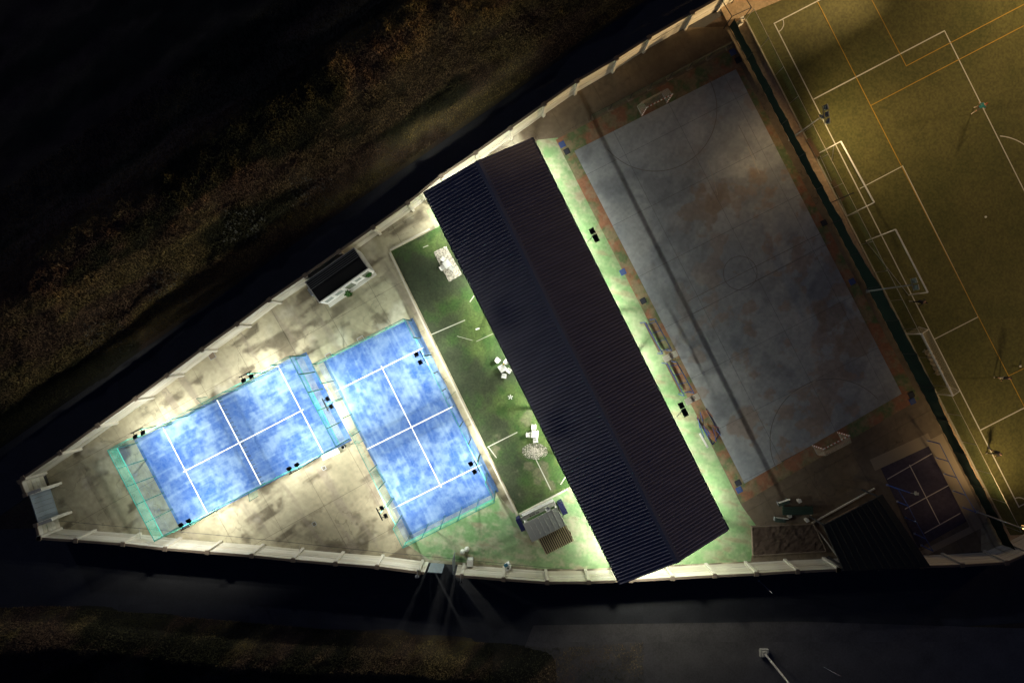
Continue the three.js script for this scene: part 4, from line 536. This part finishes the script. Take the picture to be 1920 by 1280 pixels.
// ------------------------------------------------------------------ pitch floodlights
function pitchLamp(base, h, aim, power, n, label, size = 0.5, off = false, cone = 68, rear = []) {
  const t = thing('pitch_floodlight', label, 'floodlight', [base.x, 0, base.z], 0, 'floodlights of the football ground'); part('pole', bar([0, 0, 0], [0, h, 0], 0.09, 9, 0.06), M.galv, t); part('base_plate', bx(0.4, 0.04, 0.4, 0, 0.02), M.galv, t);
  const dir = aim.clone().sub(base).setY(0).normalize(), sx = new THREE.Vector3(-dir.z, 0, dir.x); part('cross_arm', bar([sx.x * -0.5 * n * 0.6, h, sx.z * -0.5 * n * 0.6], [sx.x * 0.5 * n * 0.6, h, sx.z * 0.5 * n * 0.6], 0.04), M.galv, t);
  const heads = []; for (let i = 0; i < n; i++) { const k = (i - (n - 1) / 2) * 0.66; heads.push([new THREE.Vector3(sx.x * k + dir.x * 0.3, h + 0.05, sx.z * k + dir.z * 0.3), aim.clone().add(new THREE.Vector3(sx.x * k * 6, 0, sx.z * k * 6)), power, cone]); }
  for (const [a, p] of rear) { const d = a.clone().sub(base).setY(0).normalize(); heads.push([new THREE.Vector3(d.x * 0.35, h + 0.05, d.z * 0.35), a, p, 76]); }
  for (const [pos, tgt, pw, cn] of heads) { const g = new THREE.Group(); g.name = 'lamp_head'; g.position.copy(pos); t.add(g); t.updateMatrixWorld(true); g.lookAt(tgt);
    part('housing', [bx(size, size * 0.8, 0.12, 0, 0, 0), bx(size * 0.6, size * 0.5, 0.12, 0, 0, -0.1)], M.galv, g); part('lamp_glass', bx(size * 0.86, size * 0.66, 0.012, 0, 0, 0.066), off ? M.dark : M.warmglow, g); t.updateMatrixWorld(true);
    if (!off) { const l = new THREE.SpotLight(lin(PITCH_COL), pw, 0, R(cn), 1, 2); l.position.set(0, 0, 0.09).applyMatrix4(g.matrixWorld); l.target.position.set(0, 0, 5).applyMatrix4(g.matrixWorld); l.castShadow = true; l.shadow.radius = 10; scene.add(l, l.target); } }
}
pitchLamp(at(1482, 261), 6.1, at(1860, 215), 230, 3, 'triple head floodlight pole rising through the dark screen by the tipped goal', 0.5, false, 68, [[at(1405, 318), 80]]);
pitchLamp(at(1627.6, 545.7), 6.3, at(1900, 470), 0, 2, 'unlit floodlight pole between the two stored goals', 0.5, true);
pitchLamp(at(1832, 959), 5.6, at(1925, 560), 260, 2, 'floodlight pole beside the lower pitch corner', 0.5, false, 68, [[at(1620, 760), 150]]);
pitchLamp(at(1900, -60), 3.1, at(1185, 90).setY(1.6), 6500, 2, 'added unseen low floodlight past the upper touchline, brightening the long wall', 0.5, false, 12);  // unseen lamp, added only to brighten the inner face of the long wall
pitchLamp(at(1950, -120), 9, at(1780, 240), 480, 2, 'tall pitch floodlight standing past the upper touchline', 0.6);
pitchLamp(at(2260, 120), 6, at(1300, 300), 330, 3, 'tall pitch floodlight standing past the right edge, upper one', 0.6);
pitchLamp(at(2330, 700), 6, at(1400, 400), 420, 3, 'tall pitch floodlight standing past the right edge, lower one', 0.6);

// ------------------------------------------------------------------ people: one continuous body each
function person(px, py, turn, label, colours, pose) {
  const p = at(px, py), t = thing('person', label, 'person', [p.x, 0.012, p.z], turn), Rz = 84, mc = new MarchingCubes(Rz, new THREE.MeshStandardMaterial(), false, false, 400000), S2 = 1.05; mc.isolation = 0;
  const V = (x, y, z) => new THREE.Vector3(x, y, z), st = pose.stride, ar = pose.arm, hipY = 0.93, lean = pose.lean || 0;
  const J = { pel: V(0, hipY, 0), che: V(0, 1.30, 0.10 * lean + 0.02), nek: V(0, 1.49, 0.16 * lean + 0.02), hed: V(0, 1.64, 0.18 * lean + 0.05) };
  const B = [[J.pel, J.che, 0.145, 0.155, 1.25], [J.che, J.nek, 0.14, 0.06, 1.2], [J.nek, J.hed, 0.055, 0.06, 1]];
  for (const s of [-1, 1]) { const hip = V(s * 0.09, 0.9, 0), knee = V(s * (0.11 + pose.wide), 0.49, s * st * 0.22 + 0.06), ank = V(s * (0.13 + pose.wide * 1.7), 0.08, s * st * 0.38 - 0.02), toe = V(s * (0.15 + pose.wide * 1.7), 0.035, s * st * 0.38 + 0.16); B.push([hip, knee, 0.09, 0.058, 1], [knee, ank, 0.056, 0.038, 1], [ank, toe, 0.042, 0.034, 1]);
    const sh = V(s * 0.19, 1.41, 0.12 * lean), el = V(s * (0.25 + ar * 0.14), 1.14, -s * st * 0.12 + 0.02 + 0.08 * lean), wr = V(s * (0.24 + ar * 0.25), 0.93 + ar * 0.1, -s * st * 0.1 + 0.16 + 0.1 * lean); B.push([J.che.clone().add(V(0, 0.1, 0)), sh, 0.1, 0.068, 1], [sh, el, 0.054, 0.042, 1], [el, wr, 0.042, 0.03, 1]);
    const d = wr.clone().sub(el).normalize(), palm = wr.clone().addScaledVector(d, 0.08); B.push([wr, palm, 0.03, 0.034, 1]); (J.hands ??= []).push([palm, d, s]); }
  const cap = (x, y, z, [a, b, ra, rb, fl]) => { const bx_ = b.x - a.x, by = b.y - a.y, bz = b.z - a.z, px_ = (x - a.x) / fl, py_ = y - a.y, pz = z - a.z, k = clamp((px_ * bx_ + py_ * by + pz * bz) / (bx_ * bx_ + by * by + bz * bz)); return Math.hypot(px_ - bx_ * k, py_ - by * k, pz - bz * k) - lerp(ra, rb, k); };
  for (let k = 0; k < Rz; k++) for (let j = 0; j < Rz; j++) for (let i = 0; i < Rz; i++) { const x = (i / Rz * 2 - 1) * S2, y = (j / Rz * 2 - 1) * S2 + 0.9, z = (k / Rz * 2 - 1) * S2; let e = 0; if (Math.abs(x) < 0.75 && Math.abs(z) < 0.75) for (const b of B) { const dd = cap(x, y, z, b); if (dd < 0.15) e += Math.exp(-dd * 38); } let dd = e > 1e-9 ? -Math.log(e) / 38 : 0.3; const h = Math.hypot((x - J.hed.x) / 0.82, (y - J.hed.y) / 1.12, (z - J.hed.z) / 0.98) - 0.102; dd = Math.min(dd, h); mc.field[i + j * Rz + k * Rz * Rz] = -dd; }
  mc.update(); const n = mc.count, pa = new Float32Array(n * 3), ca = new Float32Array(n * 3);
  for (let i = 0; i < n; i++) { const x = mc.positionArray[i * 3] * S2, y = mc.positionArray[i * 3 + 1] * S2 + 0.9, z = mc.positionArray[i * 3 + 2] * S2; pa.set([x, y, z], i * 3); const armOut = Math.abs(x) > 0.235 && y > 0.75; let c = y < 0.10 ? colours.shoe : y < 0.42 ? colours.sock : y < 0.60 ? colours.leg : y < 0.98 && !armOut ? colours.shorts : y < 1.49 && !(armOut && y < 1.16 && !colours.long) ? colours.shirt : colours.skin; if (armOut && y < 0.98) c = colours.skin; if (y > 1.66 - (z - J.hed.z) * -0.6 || (y > 1.57 && z < J.hed.z - 0.045)) c = colours.hair; ca.set(c, i * 3); }
  let g = new THREE.BufferGeometry(); g.setAttribute('position', new THREE.BufferAttribute(pa, 3)); g.setAttribute('color', new THREE.BufferAttribute(ca, 3)); g.computeVertexNormals(); const gs = [g];
  const skinned = q => { q = q.index ? q.toNonIndexed() : q; q.deleteAttribute('uv'); q.setAttribute('color', new THREE.Float32BufferAttribute(new Array(q.attributes.position.count).fill(colours.skin).flat(), 3)); return q; };
  for (const [q, d, s] of J.hands) { const side = new THREE.Vector3(0, 0, 1).cross(d).normalize(), fwd = side.clone().cross(d); [0.062, 0.072, 0.068, 0.052].forEach((l, i) => { const r = q.clone().addScaledVector(fwd, (i - 1.5) * 0.017).addScaledVector(d, 0.015), m = r.clone().addScaledVector(d, l * 0.55), e = m.clone().addScaledVector(d, l * 0.4).addScaledVector(side, -s * 0.018); gs.push(skinned(bar(r, m, 0.009, 5)), skinned(bar(m, e, 0.008, 5))); }); const th = q.clone().addScaledVector(fwd, 0.03).addScaledVector(d, -0.02); gs.push(skinned(bar(th, th.clone().addScaledVector(fwd, 0.03).addScaledVector(d, 0.035), 0.009, 5))); }
  gs.push(skinned(new THREE.ConeGeometry(0.016, 0.04, 6).rotateX(1.9).translate(J.hed.x, J.hed.y - 0.01, J.hed.z + 0.105))); for (const s of [-1, 1]) gs.push(skinned(new THREE.SphereGeometry(0.022, 6, 5).translate(s * 0.085, J.hed.y, J.hed.z)));
  part('body', mergeGeometries(gs), new THREE.MeshStandardMaterial({ vertexColors: true, roughness: 0.85 }), t);
  const face = part('face', [...[-1, 1].map(s => new THREE.SphereGeometry(0.012, 6, 5).translate(s * 0.035, J.hed.y + 0.015, J.hed.z + 0.092)), bx(0.045, 0.01, 0.01, 0, J.hed.y - 0.05, J.hed.z + 0.095)], M.brown, t); return t;
}
const SK = [0.45, 0.27, 0.18];
person(1823.5, 208, R(120), 'player in teal shirt and brown shorts on the penalty area line', { skin: [0.5, 0.28, 0.17], hair: [0.30, 0.07, 0.03], shirt: [0.03, 0.22, 0.24], shorts: [0.12, 0.09, 0.08], leg: SK, sock: [0.55, 0.48, 0.40], shoe: [0.5, 0.44, 0.38] }, { stride: 0.8, arm: 0.7, wide: 0.05, lean: 0.3 });
person(1869, 707, R(10), 'player in dark kit standing with legs apart near a white ball', { skin: SK, hair: [0.02, 0.015, 0.01], shirt: [0.02, 0.02, 0.025], shorts: [0.5, 0.48, 0.45], leg: SK, sock: [0.02, 0.02, 0.02], shoe: [0.4, 0.38, 0.34], long: 1 }, { stride: 0.3, arm: 0.5, wide: 0.09, lean: 0 });
person(1853, 845, R(-70), 'player in black tracksuit standing on the goal line', { skin: SK, hair: [0.03, 0.02, 0.012], shirt: [0.015, 0.015, 0.018], shorts: [0.015, 0.015, 0.018], leg: [0.015, 0.015, 0.018], sock: [0.015, 0.015, 0.018], shoe: [0.5, 0.46, 0.4], long: 1 }, { stride: 0.5, arm: 0.3, wide: 0.02, lean: 0.2 });
person(1712, 566, R(40), 'figure in black kneeling down beside the tipped goal', { skin: SK, hair: [0.02, 0.02, 0.02], shirt: [0.02, 0.02, 0.028], shorts: [0.02, 0.02, 0.02], leg: [0.02, 0.02, 0.02], sock: [0.3, 0.3, 0.32], shoe: [0.3, 0.3, 0.3], long: 1 }, { stride: 0.9, arm: 0.9, wide: 0.08, lean: 1.4 });

// ------------------------------------------------------------------ lower right corner: hut, picnic set, blue posts
{ const h = 3.0, q = [[1545, 985], [1655, 928], [1745, 1062], [1583, 1069]].map(([x, y]) => at(x, y, h)), t = thing('dark_hut', 'dark flat roofed hut standing over the boundary wall', 'hut'), roof = mat([0.028, 0.033, 0.03], 0.8);
  const N = 11; for (let i = 0; i < N; i++) { const L = (u, v) => q[0].clone().lerp(q[1], u).lerp(q[3].clone().lerp(q[2], u), v), g = []; const a = L((i + 0.03) / N, 0), b = L((i + 0.97) / N, 0), c = L((i + 0.97) / N, 1), d = L((i + 0.03) / N, 1), up = (p, y) => [p.x, y, p.z]; g.push(sheet4(up(a, h), up(d, h + 0.02), up(c, h + 0.02), up(b, h), 1)); part('roof_sheet', g, roof, t); const e = L(i / N, 0), f = L(i / N, 1); part('roof_seam', bar(up(e, h + 0.02), up(f, h + 0.03), 0.018, 5), roof, t); }
  const cq = q.reduce((a, p) => a.clone().add(p)).multiplyScalar(0.25); q.forEach((a, i) => { const b = q[(i + 1) % 4], d = b.clone().sub(a), p = a.clone().lerp(cq, 0.06); part('post', bx(0.16, h - 0.06, 0.16, p.x, (h - 0.06) / 2, p.z), M.dark, t); part('fascia', bx(d.length() + 0.1, 0.16, 0.06, (a.x + b.x) / 2, h - 0.08, (a.z + b.z) / 2, -Math.atan2(d.z, d.x)), M.dark, t); const k = a.clone().lerp(cq, 0.45), l = b.clone().lerp(cq, 0.45), e = l.clone().sub(k); part('wall', bx(e.length(), h - 0.06, 0.1, (k.x + l.x) / 2, (h - 0.06) / 2, (k.z + l.z) / 2, -Math.atan2(e.z, e.x)), M.brown, t); });
  part('deck', (() => { const g = flat(q, h - 0.04); return g; })(), roof, t); }
{ const p = at(1489, 953), t = thing('picnic_table', 'dark green rectangular picnic table near the planting bed', 'table', [p.x, 0, p.z], 0.02); const gm = mat([0.02, 0.045, 0.03], 0.7); for (let i = 0; i < 4; i++) part('top_plank', bx(3.2, 0.05, 0.2, 0, 0.75, -0.33 + i * 0.22), gm, t); for (const s of [-1, 1]) part('leg', bx(0.08, 0.72, 0.7, s * 1.2, 0.36), gm, t); }
for (const [px, py, ry, w, l] of [[1466, 940, 0.32, 'green bench with pale back rail above the picnic table', 1.2], [1460, 972, -0.12, 'green slatted bench below the picnic table', 1.2]]) { const p = at(px, py), t = thing('garden_bench', w, 'bench', [p.x, 0, p.z], ry, 'benches of the picnic corner'), gm = mat([0.03, 0.06, 0.045], 0.7); for (let i = 0; i < 3; i++) part('seat_slat', bx(l, 0.04, 0.14, 0, 0.44, -0.16 + i * 0.17), gm, t); part('back_rail', bx(l, 0.3, 0.05, 0, 0.75, -0.3), M.offwhite, t); for (const s of [-1, 1]) part('leg', bx(0.06, 0.44, 0.4, s * l * 0.42, 0.22), M.galv, t); }
[[1496, 937, 'above the picnic table'], [1478, 965, 'just below the picnic table'], [1516, 960, 'right of the picnic table'], [1510, 973, 'at the corner of the planting bed']].forEach(([x, y, w]) => { const p = at(x, y), t = thing('box_stool', `small pale block stool ${w}`, 'stool', [p.x, 0, p.z], rr(0, 1), 'block stools of the picnic corner'); part('seat', bx(0.36, 0.06, 0.34, 0, 0.42), M.offwhite, t); part('plinth', bx(0.28, 0.4, 0.26, 0, 0.2), M.post, t); });
for (const [label, pts] of [['blue post and rail line on the screen side of the small court', [[1740, 826], [1756, 858], [1771, 888], [1788, 920], [1806, 951]]], ['blue post and rail line on the hut side of the small court', [[1664, 909], [1683, 940], [1698, 970], [1715, 1000], [1728, 1022]]]]) { const t = thing('post_rail', label, 'fence', [0, 0, 0], 0, 'blue rails of the small court'); let p0; for (const q of pts) { const p = at(...q); part('post', bar([p.x, 0, p.z], [p.x, 1.6, p.z], 0.05), M.blue, t); part('base_plate', bx(0.22, 0.03, 0.22, p.x, 0.015, p.z), M.galv, t); if (p0) part('rail', bar([p0.x, 1.58, p0.z], [p.x, 1.58, p.z], 0.035), M.blue, t); p0 = p; } }
{ const a = at(1662, 908), t = thing('court_lamp_post', 'blue lamp post with white unlit head over the small court', 'lamp post', [a.x, 0, a.z]); part('pole', bar([0, 0, 0], [0.35, 3.0, 0.05], 0.05), M.blue, t); part('arm', bar([0.35, 3.0, 0.05], [0.8, 3.05, 0.1], 0.03), M.galv, t); part('lamp_head', [bx(0.36, 0.08, 0.24, 0.95, 3.05, 0.12), bx(0.2, 0.06, 0.3, 0.8, 3.08, 0.02)], M.offwhite, t); }
{ const a = at(1385, 46), t = thing('hose_reel', 'pale hose stand on the sandy corner of the football ground', 'hose stand', [a.x, 0, a.z], 0.5); part('stand', [bx(0.5, 0.5, 0.06, 0, 0.25, -0.2), bx(0.5, 0.5, 0.06, 0, 0.25, 0.2)], M.offwhite, t); part('hose', [0, 1, 2].map(i => new THREE.TorusGeometry(0.26, 0.05, 7, 20).translate(0, 0.4, -0.1 + i * 0.1)), M.rope, t); part('box', bx(0.35, 0.3, 0.35, 0.55, 0.15, -0.3), M.white, t); }
{ const t = thing('pipe_frame', 'dark pipe frame in the top corner by the long wall', 'frame'), q = [[1337, 22], [1372, 6], [1392, 38], [1357, 54]].map(([x, y]) => at(x, y)); q.forEach((a, i) => { const b = q[(i + 1) % 4]; part('upright', bar([a.x, 0, a.z], [a.x, 2.2, a.z], 0.045), M.dark, t); part('crosspiece', bar([a.x, 2.18, a.z], [b.x, 2.18, b.z], 0.04), M.dark, t); }); }

// ------------------------------------------------------------------ outside the wall
{ const a = at(1432, 1222), t = thing('utility_pole', 'pale concrete utility pole on a block base across the road', 'pole', [a.x, 0, a.z]); part('shaft', new THREE.CylinderGeometry(0.08, 0.13, 9, 10).translate(0, 4.5, 0), M.post, t); part('base_block', [bx(0.9, 0.3, 0.8, 0, 0.13), bx(0.5, 0.2, 0.5, 0, 0.36)], M.post, t); part('cross_arm', bx(1.4, 0.1, 0.1, 0, 8.6), M.post, t); }
{ const a = at(1545, 1250), t = thing('marker_post', 'slim leaning white and pink marker post across the road', 'post', [a.x, 0, a.z], 0.4); part('stake', bar([0, 0, 0], [0.7, 1.3, 0.4], 0.03), M.galv, t); part('pennant', sheet4([0.35, 0.65, 0.2], [0.7, 1.3, 0.4], [1.0, 1.1, 0.75], [0.6, 0.55, 0.45], 3, 0.1), mat([0.55, 0.38, 0.38], 0.8, { side: THREE.DoubleSide }), t); }
{ const a = at(1423, 1088), t = thing('sign_pole', 'thin white pole leaning at the outer side of the wall', 'pole', [a.x, 0, a.z]); part('shaft', bar([0, 0, 0], [0.35, 2.2, 0.3], 0.03), M.white, t); part('foot', bx(0.2, 0.06, 0.2, 0, 0.02), M.post, t); }

// ------------------------------------------------------------------ dry grass and weeds on the banks
{
  const blades = []; for (let i = 0; i < 7; i++) { const a = i * 0.9 + 0.3, h = 0.55 + 0.45 * ((i * 37) % 10) / 10, l = 0.25 + 0.2 * ((i * 53) % 10) / 10, w = 0.035, g = new THREE.BufferGeometry(); const c = Math.cos(a), s = Math.sin(a); g.setAttribute('position', new THREE.Float32BufferAttribute([-s * w, 0, c * w, s * w, 0, -c * w, c * l * 0.45 + s * w * 0.7, h * 0.65, s * l * 0.45 - c * w * 0.7, -s * w, 0, c * w, c * l * 0.45 + s * w * 0.7, h * 0.65, s * l * 0.45 - c * w * 0.7, c * l, h, s * l], 3)); g.computeVertexNormals(); blades.push(g); }
  const tuft = mergeGeometries(blades), gm = new THREE.MeshStandardMaterial({ color: 0xffffff, roughness: 1, side: THREE.DoubleSide });
  const sow = (name, label, cat, count, pick, sc, col) => { const im = new THREE.InstancedMesh(tuft, gm, count), o = new THREE.Object3D(); let n = 0, guard = 0; while (n < count && guard++ < count * 12) { const p = pick(); if (!p) continue; const s = sc(p[0], p[1]); if (s <= 0) continue; o.position.set(p[0], ground(p[0], p[1]) - 0.02, p[1]); o.rotation.set(0, rr(0, 6.283), 0); o.scale.set(s * rr(0.8, 1.3), s * rr(0.6, 1.2), s * rr(0.8, 1.3)); o.updateMatrix(); im.setMatrixAt(n, o.matrix); im.setColorAt(n++, lin(col(p[0], p[1]))); } im.count = n; im.name = name; im.castShadow = im.receiveShadow = true; tag(im, label, cat, null, 'stuff'); scene.add(im); };
  const grassCol = (x, z) => { const c = fieldCol(x, z), k = rr(1.8, 3.4); return [c[0] * k * 1.3, c[1] * k * 1.25, c[2] * k]; };
  sow('dry_grass', 'dry brown and yellow grass on the bank beyond the long wall', 'grass', 170000, () => { const t = rr(-22, 84), d = rr(5.3, 28); if (d > 20 && rnd() < 0.6) return null; const x = NWa.x + NWd.x * t + NWn.x * d, z = NWa.z + NWd.z * t + NWn.z * d; return Math.abs(x) < 58 && Math.abs(z) < 40 ? [x, z] : null; }, (x, z) => rr(0.10, 0.26), grassCol);
  sow('verge_grass', 'dry brown grass on the bank below the access road', 'grass', 70000, () => { const x = rr(-58, 14), d = rr(7.9, 17); return [x, southZ(x) + d]; }, (x, z) => x < -2 || rnd() < 0.35 ? rr(0.10, 0.24) : 0, grassCol);
  sow('pale_weeds', 'scattered pale weeds at the foot of the bank', 'weeds', 420, () => { const c = at(...[[215, 635], [330, 540], [590, 365], [470, 430]][Math.floor(rnd() * 4)]); return [c.x + rr(-2.2, 2.2), c.z + rr(-1.6, 1.6)]; }, (x, z) => dNW(x, z) > 5.5 ? rr(0.2, 0.4) : 0, () => [0.34, 0.34, 0.28]);
}

scene.traverse(o => { if (o.isMesh) { o.castShadow = true; o.receiveShadow = true; } });
renderer.render(scene, camera);
